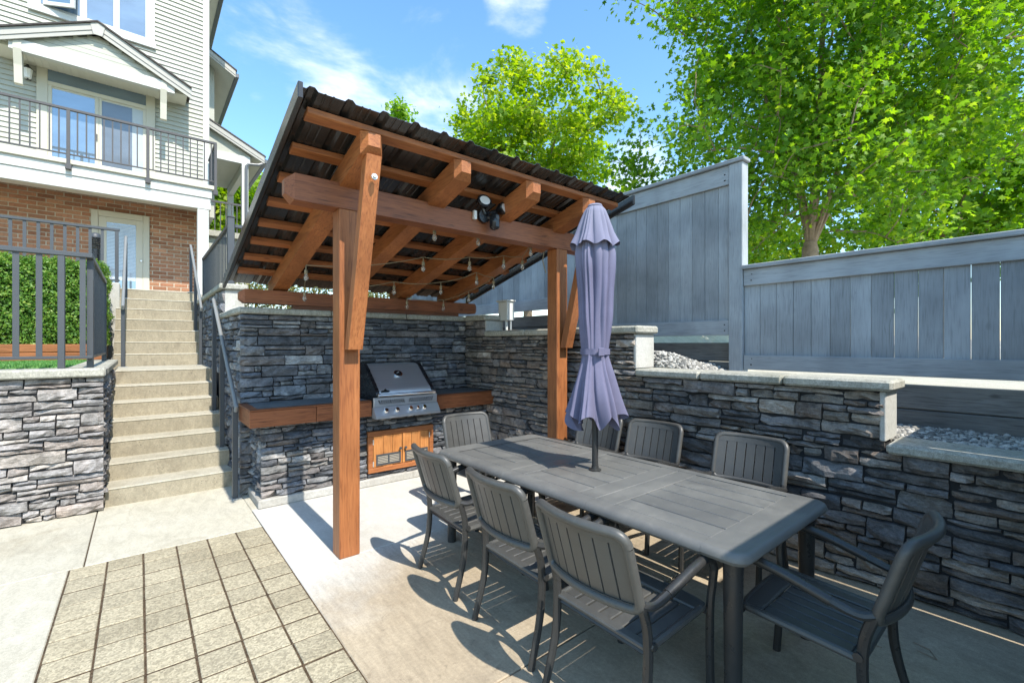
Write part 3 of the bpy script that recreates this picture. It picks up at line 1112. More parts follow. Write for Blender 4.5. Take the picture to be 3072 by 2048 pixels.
# planter + hedge
PL = thing('planter_box', 'reddish timber planter edging in front of the clipped hedge', 'planter', (-2, 9.05, 1.35))
for z0, z1 in ((1.36, 1.472), (1.478, 1.59)):
    part('timber', bx(-5, -0.42, 9.02, 9.10, z0, z1, b=.008), 'planterwood', PL)
part('timber', bx(-0.49, -0.415, 9.105, 10.4, 1.36, 1.588, b=.008), 'planterwood', PL)
part('soil', bx(-5, -0.5, 9.1, 10.4, 1.36, 1.56), 'soil', PL)


def leaf_quads(P, N, size, shape='oval'):
    """P centres, N normals -> leaf faces with a random spin; returns V, F"""
    n = len(P)
    ref = rng.normal(0, 1, (n, 3))
    U = np.cross(N, ref)
    U /= np.linalg.norm(U, axis=1, keepdims=True) + 1e-9
    W = np.cross(N, U)
    if np.isscalar(size):
        size = np.full(n, size)
    if shape == 'maple':
        prof = [(0, -.50, 0), (.16, -.28, .02), (.52, -.30, -.06), (.34, -.02, .02), (.56, .24, -.08), (.20, .20, .03), (0, .62, -.10),
                (-.20, .20, .03), (-.56, .24, -.08), (-.34, -.02, .02), (-.52, -.30, -.06), (-.16, -.28, .02)]
        prof = [(0, -.02, .05)] + prof
        tri = [(0, 1 + i, 1 + (i + 1) % 12) for i in range(12)]
    elif shape == 'star':
        prof = [(0, -.5, 0), (.5, -.25, -.04), (.22, 0, .03), (.5, .28, -.06), (0, .6, -.05), (-.5, .28, -.06), (-.22, 0, .03), (-.5, -.25, -.04)]
        tri = [(0, 1, 2), (2, 3, 4), (4, 5, 6), (6, 7, 0), (0, 2, 4), (0, 4, 6)]
    else:
        prof = [(0, -.5, 0), (.26, 0, .05), (0, .5, 0), (-.26, 0, .05)]
        tri = [(0, 1, 2), (0, 2, 3)]
    pr = np.array(prof)
    V = P[:, None, :] + size[:, None, None] * (U[:, None, :] * pr[None, :, 0:1] + W[:, None, :] * pr[None, :, 1:2] + N[:, None, :] * pr[None, :, 2:3])
    k = len(prof)
    F = (np.array(tri)[None] + (np.arange(n) * k)[:, None, None]).reshape(-1, 3)
    return V.reshape(-1, 3), F, k


def box_hedge(name, label, cat, x0, x1, y0, y1, z0, z1, n, size, mat, core=(0.01, 0.03, 0.008)):
    T = thing(name, label, cat, ((x0 + x1) / 2, (y0 + y1) / 2, z0))
    P, N = [], []
    fr = np.array([(x1 - x0) * (z1 - z0), (x1 - x0) * (y1 - y0), (y1 - y0) * (z1 - z0)])
    cnt = (n * fr / fr.sum()).astype(int)
    a = rng.uniform(0, 1, (cnt[0], 2))
    P.append(np.column_stack([x0 + a[:, 0] * (x1 - x0), np.full(cnt[0], y0), z0 + a[:, 1] * (z1 - z0)]))
    N.append(np.tile([0, -1, 0], (cnt[0], 1)))
    a = rng.uniform(0, 1, (cnt[1], 2))
    P.append(np.column_stack([x0 + a[:, 0] * (x1 - x0), y0 + a[:, 1] * (y1 - y0), np.full(cnt[1], z1)]))
    N.append(np.tile([0, 0, 1], (cnt[1], 1)))
    a = rng.uniform(0, 1, (cnt[2], 2))
    P.append(np.column_stack([np.full(cnt[2], x1), y0 + a[:, 0] * (y1 - y0), z0 + a[:, 1] * (z1 - z0)]))
    N.append(np.tile([1, 0, 0], (cnt[2], 1)))
    P = np.concatenate(P)
    N = np.concatenate(N).astype(float)
    ph = np.sin(P[:, 0] * 17 + P[:, 2] * 6) * np.cos(P[:, 2] * 19 - P[:, 0] * 5) + .6 * np.sin(P[:, 0] * 41 + P[:, 2] * 37 + P[:, 1] * 23)
    P += N * (rng.uniform(-.10, .035, (len(P), 1)) + .028 * ph[:, None])
    P += rng.normal(0, .012, P.shape)
    nn = N + rng.normal(0, .75, N.shape)
    nn /= np.linalg.norm(nn, axis=1, keepdims=True)
    V, F, k = leaf_quads(P, nn, rng.uniform(.7, 1.3, len(P)) * size)
    tn = np.clip(rng.normal(.42, .2, len(P)) + .12 * ph, 0, 1)
    np_mesh('foliage', V, F, mat, T, np.repeat(tn, k), 'stuff')
    part('twig_core', bx(x0 + .1, x1 - .12, y0 + .12, y1 - .1, z0, z1 - .12), 'hedgecore', T)
    return T


m_paint('hedgecore', (0.012, 0.02, 0.008), 0.95, 0.05)
box_hedge('clipped_hedge', 'dense clipped green hedge in the timber planter behind the railing', 'hedge', -3.4, -0.42, 9.16, 10.2, 1.58, 2.80, 46000, .04, 'hedge')

# ------------------------------------------------------------------ RAILINGS


def railing_x(T, x0, x1, y, zt, zb, pitch, posts, pw=0.036, base=None, mat='railmetal', flat=0.012):
    tr = part('top_rail', bx(x0, x1, y - .026, y + .026, zt - .045, zt, b=.006), mat, T)
    part('bottom_rail', bx(x0, x1, y - .018, y + .018, zb, zb + .028, b=.004), mat, T)
    n = int((x1 - x0) / pitch)
    for i in range(n + 1):
        x = x1 - .075 - i * pitch
        if x < x0:
            break
        if any(abs(x - p) < .05 for p in posts):
            continue
        part('picket', bx(x - pw / 2, x + pw / 2, y - flat / 2, y + flat / 2, zb + .028, zt - .045), mat, T)
    for p in posts:
        part('post', bx(p - .025, p + .025, y - .024, y + .024, base if base else zb - .1, zt - .045, b=.004), mat, T)


def railing_y(T, x, y0, y1, zt, zb, pitch, posts, pw=0.036, base=None, mat='railmetal'):
    part('top_rail', bx(x - .026, x + .026, y0, y1, zt - .045, zt, b=.006), mat, T)
    part('bottom_rail', bx(x - .018, x + .018, y0, y1, zb, zb + .028, b=.004), mat, T)
    n = int((y1 - y0) / pitch)
    for i in range(1, n + 1):
        y = y0 + i * pitch
        if y > y1 - .03:
            break
        part('picket', bx(x - .006, x + .006, y - pw / 2, y + pw / 2, zb + .028, zt - .045), mat, T)
    for p in posts:
        part('post', bx(x - .025, x + .025, p - .025, p + .025, base if base else zb - .1, zt - .045, b=.004), mat, T)


RA = thing('terrace_railing', 'grey metal picket railing standing on the left stone wall', 'railing', (-0.4, 6.0, 1.36))
railing_x(RA, -2.6, -0.345, 5.965, 2.465, 1.455, .1455, [-0.565, -1.73], .042, 1.366)
railing_y(RA, -0.372, 5.995, 8.35, 2.463, 1.456, .146, [6.05, 8.3], .024, 1.366)
RB = thing('hedge_railing', 'grey metal picket railing behind the hedge in front of the brick wall', 'railing', (-1, 10.6, 2.6))
railing_x(RB, -4.5, -0.27, 10.62, 3.62, 2.70, .155, [-0.31, -2.4], .042, 2.662)
RC = thing('corner_railing', 'grey metal railing on the pier wall beside the shelter roof', 'railing', (0.93, 7, 2.38))
railing_y(RC, 0.93, 7.02, 10.3, 3.20, 2.46, .146, [10.2], .022, 2.376)
part('corner_post', bx(0.89, 0.97, 6.94, 7.02, 2.376, 3.25, b=.006), 'railmetal', RC)
part('post_cap', bx(0.885, 0.975, 6.935, 7.025, 3.252, 3.268, b=.004), 'railmetal', RC)
railing_x(RC, 0.972, 4.2, 6.98, 3.17, 2.46, .19, [2.4], .05, 2.1)


def handrail(name, label, x, ya, za, yb, zb, posts, r=.021):
    T = thing(name, label, 'handrail', (x, ya, za - .9))
    dy, dz = yb - ya, zb - za
    L = math.hypot(dy, dz)
    part('rail', G().tube([(x, ya - .02, za - .07), (x, ya - .05, za - .03), (x, ya, za), (x, yb, zb), (x, yb + .05, zb + .02)], r, 10), 'galvrail', T, True)
    for y, zbase in posts:
        t = (y - ya) / dy
        zt = za + dz * t - .015
        po = part('post', bx(x - .024, x + .024, y - .024, y + .024, zbase + .008, zt - .05, b=.004), 'railmetal', T)
        part('bracket', G().tube([(x, y, zt - .06), (x, y, zt)], .009, 6), 'railmetal', T)
        part('base_plate', bx(x - .055, x + .055, y - .055, y + .055, zbase, zbase + .008), 'galv', po)
    return T


m_paint('galvrail', (0.20, 0.205, 0.20), 0.4, 0.5, 0.02, 0.1)
handrail('stair_handrail', 'grey pipe handrail on the right of the lower steps by the stone wall', .765, 5.42, .98, 7.2, 2.17,
         [(5.46, 0.0), (6.42, .356), (7.16, .712)])
handrail('stair_handrail', 'grey pipe handrail on the right of the upper steps', .775, 8.9, 2.20, 10.85, 3.50, [(8.98, 1.248), (9.86, 1.824), (10.82, 2.592)])
handrail('stair_handrail', 'grey pipe handrail on the left of the upper steps beside the hedge', -0.19, 8.85, 2.18, 10.7, 3.50, [(8.9, 1.248), (10.65, 2.40)])
BL = thing('bollard_light', 'black bollard light with louvred head in front of the house door', 'lamp', (-0.55, 11.2, 2.59))
part('post', G().lathe([(.085, 0), (.085, .72)], (-0.62, 11.2, 2.59), 16), 'black', BL, True)
for i in range(6):
    part('louvre', G().lathe([(.095, 0), (.075, .022)], (-0.62, 11.2, 3.325 + i * .032), 16), 'black', BL, True)
part('core', G().lathe([(.06, 0), (.06, .2)], (-0.62, 11.2, 3.32), 12), 'lens', BL, True)
part('cap', G().lathe([(.092, 0), (.09, .05), (.06, .085), (.01, .1)], (-0.62, 11.2, 3.515), 16), 'railmetal', BL, True)

# ------------------------------------------------------------------ HOUSE
HS = thing('house', 'cream sided house with brick ground floor, balcony and gabled canopy', 'house', (-0.5, 13.6, 2.59))
WY = 13.6
part('wall', bx(-7, 1.33, WY + .02, 22, 2.3, 12.6), 'siding', HS)
# siding boards: tilted laps
NB = 0
z = 5.02
while z < 11.6:
    x1 = 1.22
    g = G().prism([(WY - .030, z), (WY - .002, z + .116), (WY + .019, z + .116), (WY + .019, z)], 0, -4.2, x1)
    part('siding_board', g, 'siding', HS, recalc=True)
    z += .106
part('corner_trim', bx(1.215, 1.345, WY - .045, WY + .018, 4.9, 12.2, b=.004), 'trim', HS)
part('corner_trim', bx(1.332, 1.352, WY + .02, WY + .14, 4.9, 12.2, b=.004), 'trim', HS)
sd = part('side_wall', bx(1.331, 1.345, WY + .145, 22, 2.4, 12.2), 'siding', HS)

# upper windows
UW = part('upper_window', bx(-1.60, 0.20, WY - .033, WY + .01, 8.62, 10.6), 'trim', HS)
for a in ((-1.75, -1.60, 8.62, 10.75), (.125, .275, 8.62, 10.75)):
    part('window_trim', bx(a[0], a[1], WY - .066, WY - .0, a[2], a[3], b=.004), 'trim', UW)
part('window_sill', bx(-1.78, .30, WY - .085, WY + .0, 8.485, 8.62, b=.006), 'trim', UW)
for a in ((-0.885, -0.455), (-0.345, 0.105)):
    part('pane', bx(a[0], a[1], WY - .040, WY - .034, 8.69, 10.5), 'glass', UW)
for a in ((-1.0, -0.887), (-0.453, -0.347), (0.107, .124)):
    part('mullion', bx(a[0], a[1], WY - .062, WY - .012, 8.622, 10.55, b=.004), 'trim', UW)
part('bottom_rail', bx(-0.886, .106, WY - .056, WY - .016, 8.622, 8.69, b=.004), 'trim', UW)
part('muntin', bx(-0.25, .105, WY - .048, WY - .041, 9.62, 9.65), 'trim', UW)
# open casement
ca = G().box(-.28, .28, -.02, .02, -.0, .075).box(-.28, .28, -.02, .02, 1.5, 1.575).box(-.28, -.205, -.02, .02, .075, 1.5).box(.205, .28, -.02, .02, .075, 1.5)
M_ = Matrix.Translation((-1.30, WY - .20, 8.66)) @ Matrix.Rotation(R(-28), 4, 'Z')
ca.xf(M_)
sash = part('casement_sash', ca, 'trim', UW)
part('pane', bx(-.205, .205, -.004, .004, .075, 1.5).xf(M_), 'glass', UW)
part('pane', bx(-1.59, -1.0, WY - .040, WY - .034, 8.69, 10.5), 'glass', UW)

# sliding door and transom
SDr = part('sliding_door', bx(-1.63, .27, WY - .033, WY + .01, 5.16, 7.55), 'cream', HS)
for a in ((-1.655, -1.49, 5.17, 7.62), (.118, .285, 5.17, 7.62), (-1.489, .117, 7.405, 7.62), (-1.489, .117, 7.02, 7.105)):
    part('door_trim', bx(a[0], a[1], WY - .065, WY - .034, a[2], a[3], b=.004), 'cream', SDr)
part('transom_pane', bx(-1.488, .116, WY - .041, WY - .0345, 7.106, 7.404), 'glass', SDr)
for a in ((-1.489, -1.425), (-.76, -.695), (-.69, -.645), (.062, .117)):
    part('door_stile', bx(a[0], a[1], WY - .058, WY - .034, 5.2, 7.019, b=.003), 'cream', SDr)
part('door_pane', bx(-1.425, -.76, WY - .041, WY - .0345, 5.25, 6.97), 'glass', SDr)
part('screen_pane', bx(-.645, -.13, WY - .041, WY - .0345, 5.25, 6.97), 'glass_screen', SDr)
part('curtain', bx(-.129, .062, WY - .041, WY - .0345, 5.25, 6.97), 'curtain', SDr)
part('door_handle', bx(-.735, -.715, WY - .085, WY - .059, 6.05, 6.2, b=.004), 'railmetal', SDr)
part('door_rail', bx(-1.424, .061, WY - .055, WY - .034, 5.17, 5.249, b=.003), 'cream', SDr)

# gabled canopy
GC = part('gable_canopy', G().prism([(-2.10, 7.40), (-0.67, 8.06), (.76, 7.40)][::-1], 1, 12.9, WY - .025), 'siding', HS, recalc=True)
# prism axis 1 uses (z, x) order -> rebuild with the right order
bpy.data.objects.remove(GC)
GC = part('gable_canopy', G().prism([(7.42, -2.05), (8.06, -.67), (7.42, .71)], 1, 12.93, WY - .025), 'siding', HS, recalc=True)
for i in range(6):
    zz = 7.52 + i * .1
    hw = (8.0 - zz) / .64 * 1.36
    if hw > .1:
        part('gable_board', bx(-.67 - hw, -.67 + hw, 12.915, 12.929, zz, zz + .094), 'siding', GC)
part('frieze_beam', bx(-1.95, .62, 12.86, 12.985, 7.27, 7.50, b=.006), 'trim', GC)
part('canopy_soffit', bx(-2.2, .86, 12.99, WY - .026, 7.36, 7.418), 'soffit', GC)
for i in range(24):
    x = -1.86 + i * .106
    part('soffit_panel', bx(x, x + .1, 12.99, WY - .03, 7.35, 7.359), 'soffit', GC)
for sgn in (-1, 1):
    for (o0, o1, yy0, yy1, mt, nm) in ((-.12, .015, 12.78, 12.815, 'fascia', 'rake_board'), (-.205, -.123, 12.795, 12.825, 'fascia', 'rake_trim'),
                                      (.017, .05, 12.74, WY - .03, 'shingle', 'roof_plane'), (-.10, .0165, 12.826, 12.92, 'soffit', 'rake_soffit')):
        # top line of the rake: peak z 8.26 at x -.67 down to 7.45 at x .92
        def zt(x):
            return 8.25 - abs(x + .67) * .508
        xe = -.67 + sgn * 1.60
        xp = -.67 + sgn * .0
        poly = [(zt(xp) + o1, xp), (zt(xe) + o1, xe), (zt(xe) + o0, xe), (zt(xp) + o0, xp)]
        part(nm, G().prism(poly, 1, yy0, yy1), mt, GC, recalc=True)
part('peak_plate', G().prism([(8.27, -.80), (8.30, -.67), (8.27, -.54), (8.0, -.60), (8.0, -.74)], 1, 12.765, 12.779), 'fascia', GC, recalc=True)
for x in (-1.83, .42):
    br = part('bracket', bx(x - .058, x + .058, 12.90, 12.99, 6.70, 7.27, b=.006), 'cream', GC)
    bpy.data.objects.remove(br)
    pr_ = [(12.80, 7.42), (12.80, 7.33), (12.95, 7.18), (13.25, 6.72), (WY - .03, 6.68), (WY - .03, 7.0), (13.3, 7.25), (13.15, 7.42)]
    br = part('bracket', G().prism([(12.84, 7.44), (12.84, 7.30), (12.93, 7.02), (12.98, 6.68), (13.09, 6.68), (13.07, 7.05), (13.05, 7.30), (13.05, 7.44)], 0, x - .058, x + .058), 'cream', GC, recalc=True)
LT = thing('wall_lantern', 'small clear glass wall lantern beside the balcony door', 'lamp', (-1.77, WY - .1, 7.1))
part('cap', G().lathe([(.015, .30), (.03, .27), (.085, .21)][::-1], (-1.77, WY - .13, 7.0), 8), 'black', LT)
part('lantern_glass', G().lathe([(.055, .02), (.075, .205)], (-1.77, WY - .13, 7.0), 8), 'lens', LT)
part('arm', G().tube([(-1.77, WY - .02, 7.1), (-1.77, WY - .07, 7.02), (-1.77, WY - .13, 7.01)], .012, 6), 'black', LT)
part('back_plate', bx(-1.81, -1.73, WY - .04, WY - .022, 7.02, 7.22, b=.004), 'black', LT)
CB = thing('door_chime_box', 'small square white chime box on the trim by the balcony door', 'box', (-1.6, WY - .06, 7.45))
part('case', bx(-1.635, -1.565, WY - .085, WY - .051, 7.42, 7.55, b=.004), 'whitebox', CB)
part('grille', bx(-1.62, -1.58, WY - .088, WY - .0855, 7.48, 7.53), 'black', CB)

# balcony
BC = part('balcony', bx(-6, 1.27, 12.36, WY - .03, 5.06, 5.16), 'cream', HS)
part('deck_edge', bx(-6, 1.32, 12.25, 12.40, 5.075, 5.165, b=.008), 'cream', BC)
part('fascia_board', bx(-6, 1.27, 12.30, 12.355, 4.88, 5.073, b=.004), 'trim', BC)
part('fascia_board', bx(-6, 1.245, 12.325, 12.372, 4.625, 4.878, b=.004), 'trim', BC)
part('fascia_return', bx(1.22, 1.262, 12.375, WY - .04, 4.64, 5.07, b=.004), 'trim', BC)
part('soffit', bx(-6, 1.2, 12.375, WY - .035, 4.84, 4.93), 'soffit', BC)
part('soffit_lip', bx(-6, 1.2, 12.373, 12.42, 4.62, 4.839), 'cream', BC)
cl = part('column', bx(1.005, 1.215, 12.335, 12.545, 2.59, 4.623, b=.006), 'trim', HS)
part('column', bx(-2.25, -2.04, 12.335, 12.545, 2.59, 4.623, b=.006), 'trim', HS)
RD = part('balcony_railing', bx(-6, 1.36, 12.235, 12.285, 6.105, 6.155, b=.006), 'deckrail', HS)
part('bottom_rail', bx(-6, 1.34, 12.245, 12.275, 5.25, 5.275, b=.003), 'deckrail', RD)
dposts = [-4.68, -2.27, -1.065, .137, 1.335]
for p in dposts:
    part('post', bx(p - .027, p + .027, 12.225, 12.249, 4.97, 6.104, b=.003), 'deckrail', RD)
    part('post_shoe', bx(p - .045, p + .045, 12.21, 12.299, 4.965, 5.06, b=.004), 'deckrail', RD)
x = 1.255
while x > -4.5:
    if all(abs(x - p) > .06 for p in dposts):
        part('picket', bx(x - .011, x + .011, 12.25, 12.27, 5.276, 6.104), 'deckrail', RD)
    x -= .129
part('side_rail', bx(1.312, 1.358, 12.29, 13.5, 6.105, 6.152, b=.005), 'deckrail', RD)
for i in range(9):
    part('side_picket', bx(1.325, 1.347, 12.36 + i * .129, 12.382 + i * .129, 5.2, 6.103), 'deckrail', RD)

# brick ground floor
BK = part('brick_wall', bx(-3.4, 1.30, WY - .004, WY + .0195, 2.59, 4.95), 'brickmortar', HS)
BRK = [(0.36, 0.175, 0.10), (0.39, 0.195, 0.11), (0.31, 0.145, 0.082), (0.41, 0.215, 0.125), (0.34, 0.16, 0.09)]
cells = []
for r_ in range(26):
    zz = 2.60 + r_ * .0893
    x = -3.4 + (.135 if r_ % 2 else 0)
    while x < 1.22:
        x1 = min(x + .253, 1.22)
        pcs = [(x, x1)]
        if zz < 4.56:
            a, b_ = -.83, .185
            pcs = []
            if x1 <= a or x >= b_:
                pcs = [(x, x1)]
            else:
                if x < a - .03:
                    pcs.append((x, a))
                if x1 > b_ + .03:
                    pcs.append((b_, x1))
        for p in pcs:
            if p[1] - p[0] > .03:
                cells.append((p[0], p[1], zz))
        x += .27
cells.sort(key=lambda c: (c[0] < -2.2, c[2] < 2.75 and c[0] < 0))
rest, rt = G(), []
for i, (a, b_, zz) in enumerate(cells):
    t = random.choice(BRK)
    k = random.uniform(.8, 1.2)
    tint = (t[0] * k, t[1] * k, t[2] * k)
    g = bx(a, b_, WY - .012, WY - .003, zz, zz + .0745, b=.003)
    if i < 300:
        part('brick', g, 'brick', BK, tint=tint)
    else:
        rest.add(g.v, g.f)
        rt += [(*tint, 1.)] * len(g.v)
if rest.v:
    part('bricks', rest, 'brick', BK, tint=np.array(rt), kind='stuff')
FD = part('front_door', bx(-.70, .06, WY - .03, WY - .005, 2.59, 4.42), 'cream', HS)
for a in ((-.825, -.705, 2.59, 4.555), (.062, .18, 2.59, 4.555), (-.704, .061, 4.425, 4.555)):
    part('door_frame', bx(a[0], a[1], WY - .05, WY - .004, a[2], a[3], b=.006), 'cream', FD)
for a in ((-.70, -.565, 2.60, 4.42), (-.065, .06, 2.60, 4.42), (-.564, -.066, 4.30, 4.42), (-.564, -.066, 2.60, 2.85)):
    part('door_stile', bx(a[0], a[1], WY - .042, WY - .0305, a[2], a[3], b=.003), 'cream', FD)
part('pane', bx(-.564, -.066, WY - .036, WY - .0315, 2.85, 4.30), 'glass', FD)
for i in range(40):
    zz = 3.03 + i * .0315
    part('blind_slat', bx(-.56, -.07, WY - .041, WY - .0365, zz, zz + .022), 'blind', FD)
part('door_handle', G().cylY(.03, WY - .09, 3.5, .02, .05), 'galv', FD)

# roofs on the right flank of the house
rf = part('main_eave', bx(1.30, 1.75, 13.0, 22, 11.4, 11.55), 'soffit', HS)
part('eave_gutter', bx(1.75, 1.86, 12.95, 22, 11.38, 11.52, b=.01), 'gutter', rf)
def rake(nm, xa, za, xe, ze, y0, y1, T, eave_back, sof=True):
    sl = (ze - za) / (xe - xa)
    def q(o0, o1, ya, yb, mt, n2, ex=0.0):
        poly = [(za + o1, xa), (ze + o1 + sl * ex, xe + ex), (ze + o0 + sl * ex, xe + ex), (za + o0, xa)]
        return part(n2, G().prism(poly, 1, ya, yb), mt, T, recalc=True)
    R_ = q(0.0, .035, y0 - .02, eave_back, 'shingle', nm, .03)
    poly = lambda o0, o1: [(za + o1, xa), (ze + o1, xe), (ze + o0, xe), (za + o0, xa)]
    part('rake_board', G().prism(poly(-.13, -.002), 1, y0, y0 + .03), 'fascia', R_, recalc=True)
    part('rake_trim', G().prism(poly(-.19, -.132), 1, y0 + .012, y0 + .04), 'fascia', R_, recalc=True)
    part('gutter', bx(xe - .02, xe + .09, y0 + .04, eave_back, ze - .17, ze - .05, b=.012), 'gutter', R_)
    part('roof_soffit', G().prism(poly(-.16, -.02), 1, y0 + .045, eave_back), 'soffit', R_, recalc=True)
    return R_
r1 = rake('bay_roof', 1.352, 9.80, 2.12, 9.36, 15.0, 19, HS, 19)
part('bay_wall', bx(1.352, 1.66, 15.5, 19, 5.2, 9.5), 'siding', HS)
r2 = rake('porch_roof', 1.352, 7.61, 2.76, 6.915, 14.5, 17.5, HS, 17.5)
part('porch_frieze', bx(1.352, 2.42, 14.62, 14.72, 6.62, 6.84, b=.005), 'trim', r2)
part('porch_ceiling', bx(1.352, 2.40, 14.73, 17.4, 6.66, 6.72), 'soffit', r2)
part('gable_infill', G().prism([(6.845, 1.352), (7.45, 1.352), (6.845, 2.5)], 1, 14.66, 14.71), 'siding', r2, recalc=True)
part('side_beam', bx(2.22, 2.36, 14.73, 17.4, 6.40, 6.655), 'soffit', r2)
pc = part('porch_column', bx(2.21, 2.37, 14.60, 14.76, 4.65, 6.62, b=.006), 'trim', HS)
part('porch_column', bx(2.21, 2.37, 17.2, 17.36, 4.65, 6.40, b=.006), 'trim', HS)
part('downspout', G().tube([(2.74, 14.56, 6.74), (2.62, 14.55, 6.66), (2.36, 14.55, 6.62), (2.31, 14.55, 6.55), (2.31, 14.55, 4.7)], .038, 8), 'gutter', HS, True)
ps = part('porch_slab', bx(1.352, 2.45, 14.5, 17.5, 4.48, 4.64, b=.01), 'coping', HS)
part('porch_rail', bx(1.36, 2.2, 14.64, 14.68, 5.43, 5.48), 'deckrail', HS)
for i in range(6):
    part('porch_picket', bx(1.44 + i * .13, 1.462 + i * .13, 14.65, 14.67, 4.66, 5.429), 'deckrail', HS)
pwl = part('flank_wall', bx(1.36, 2.4, 14.66, 17.4, 2.2, 4.478), 'siding', HS)
for i in range(14):
    part('flank_board', bx(1.37, 2.39, 14.645, 14.659, 2.9 + i * .11, 2.9 + i * .11 + .104), 'siding', pwl)
part('flank_window', bx(1.85, 2.3, 14.62, 14.644, 3.2, 4.1, b=.004), 'trim', pwl)

# ------------------------------------------------------------------ SHELTER (timber frame with metal roof)
PG = thing('grill_shelter', 'open cedar timber shelter with sloping black corrugated metal roof over the grill', 'shelter', (2.35, 3.5, 0))
SL = 0.262
PX = ((1.144, 1.298), (3.41, 3.564))
def rz(y):          # underside of the rafters
    return 2.745 + SL * (3.49 - y)
def wonky(g, a=.002, seed=0):
    r_ = random.Random(seed)
    g.v = [tuple(c + r_.uniform(-a, a) for c in p) for p in g.v]
    return g
for k, (a, b_) in enumerate(PX):
    part('post', wonky(bx(a, b_, 3.413, 3.566, 0.0, 2.602, b=.006), .0015, k), 'cedar_z', PG)
    g = bx(-.05, .05, -.05, .05, 0, 1, b=.004)
    cx = (a + b_) / 2 + .012
    # leaning strut in front of the post
    y0, z0, y1, z1 = 3.367, 1.555, 3.02, 2.865
    g.v = [(cx + p[0] * 1.06, (y0 if p[2] < .5 else y1) + p[1] * .86, (z0 + (p[2]) * .0 if p[2] < .5 else z1 - p[1] * .25)) for p in g.v]
    sx = part('strut', g, 'cedar_z', PG)
    for (yy, zz) in ((3.317, 1.72), (2.99, 2.73)):
        bo = part('bolt', G().cylY(cx, yy - .016, zz, .021, .014, 10), 'galv', sx, True)
        part('bolt_head', G().cylY(cx, yy - .03, zz, .012, .014, 6), 'galv', sx)
def beam_x(nm, x0, x1, y0, y1, z0, z1, ch, mat, seed):
    """beam along X with big chamfered ends"""
    g = G()
    sec = lambda x, i: [(x, y0 + i, z0 + i), (x, y1 - i, z0 + i), (x, y1 - i, z1 - i), (x, y0 + i, z1 - i)]
    xs = [(x0, ch), (x0 + ch * 1.4, 0), (x1 - ch * 1.4, 0), (x1, ch)]
    v, f = [], []
    for x, i in xs:
        v += sec(x, i)
    f.append((0, 3, 2, 1))
    for k in range(3):
        for j in range(4):
            a, b_ = k * 4 + j, k * 4 + (j + 1) % 4
            f.append((a, b_, b_ + 4, a + 4))
    f.append((12, 13, 14, 15))
    return g.add(v, f)
part('front_beam', beam_x('b', 0.78, 3.93, 3.413, 3.566, 2.604, 2.79, .042, 'beamwood_x', 1), 'beamwood_x', PG, recalc=True)
part('rear_beam', beam_x('b', 0.815, 3.87, 5.53, 5.68, 2.035, 2.182, .035, 'beamwood_x', 2), 'beamwood_x', PG, recalc=True)
part('sill_plate', bx(1.35, 3.55, 5.55, 5.66, 1.988, 2.033), 'beamwood_x', PG)
RX = ((1.144, 1.298), (1.88, 2.036), (2.62, 2.776), (3.352, 3.508))
def rafter(x0, x1):
    ya, yb, h, c = 2.95, 5.82, .155, .035
    g = G()
    v, f = [], []
    # last sections are chamfered at the front end
    for y, i in ((ya, c), (ya + .055, 0), (yb, 0)):
        zb = rz(y)
        v += [(x0 + i, y, zb + i), (x1 - i, y, zb + i), (x1 - i, y, zb + h - (i * .9)), (x0 + i, y, zb + h - (i * .9))]
    f.append((0, 1, 2, 3))
    for k in range(2):
        for j in range(4):
            a, b_ = k * 4 + j, k * 4 + (j + 1) % 4
            f.append((a, b_, b_ + 4, a + 4))
    f.append((11, 10, 9, 8))
    return g.add(v, f)
for a, b_ in RX:
    part('rafter', rafter(a, b_), 'cedar_y', PG, recalc=True)
py_ = 2.989
pidx = 0
while py_ < 5.85:
    h, w = .04, .085
    zt = rz(py_) + .157
    g = bx(0.805, 3.885, 0, w, 0, h, b=.004)
    g.v = [(p[0], py_ + p[1], zt + p[2] - SL * p[1]) for p in g.v]
    part('purlin', g, 'cedar_x', PG)
    py_ += .362
# corrugated roof sheet: ribs run down the slope
prof = []
x = 0.745
while x < 3.93:
    prof += [(x, 0), (x + .02, 0.0), (x + .04, .021), (x + .07, .021), (x + .09, 0.0)]
    for q in (.128, .178):
        prof += [(x + q - .004, 0), (x + q, .004), (x + q + .008, .004), (x + q + .012, 0)]
    x += .2285
prof = [p for p in prof if p[0] < 3.95]
yf, yb = 2.86, 5.98
def roofz(y):
    return rz(y) + .157 + .042
v, f = [], []
for (px_, pz_) in prof:
    for y in (yf, yb):
        v.append((px_, y, roofz(y) + pz_))
        v.append((px_, y, roofz(y) + pz_ + .004))
n = len(prof)
for i in range(n - 1):
    a, b_ = i * 4, (i + 1) * 4
    f += [(a, b_, b_ + 2, a + 2), (a + 1, a + 3, b_ + 3, b_ + 1), (a, a + 1, b_ + 1, b_), (a + 2, b_ + 2, b_ + 3, a + 3)]
rs = G().add(v, f)
RF = part('roof_sheet', rs, 'roofmetal', PG, recalc=True)
for xx in (0.705, 3.945):
    g = bx(xx + .012, xx + .042, 0, 1, -.07, .028, b=.003)
    g.v = [(p[0], yf - .01 + (yb - yf + .02) * p[1], roofz(yf - .01 + (yb - yf + .02) * p[1]) + p[2]) for p in g.v]
    part('edge_flashing', g, 'roofmetal', RF)
part('cable', G().tube([(3.40, 3.6, 2.60), (3.395, 3.62, 2.5), (3.40, 3.60, 2.42), (3.408, 3.58, 2.36)], .006, 6), 'wire', PG, True)

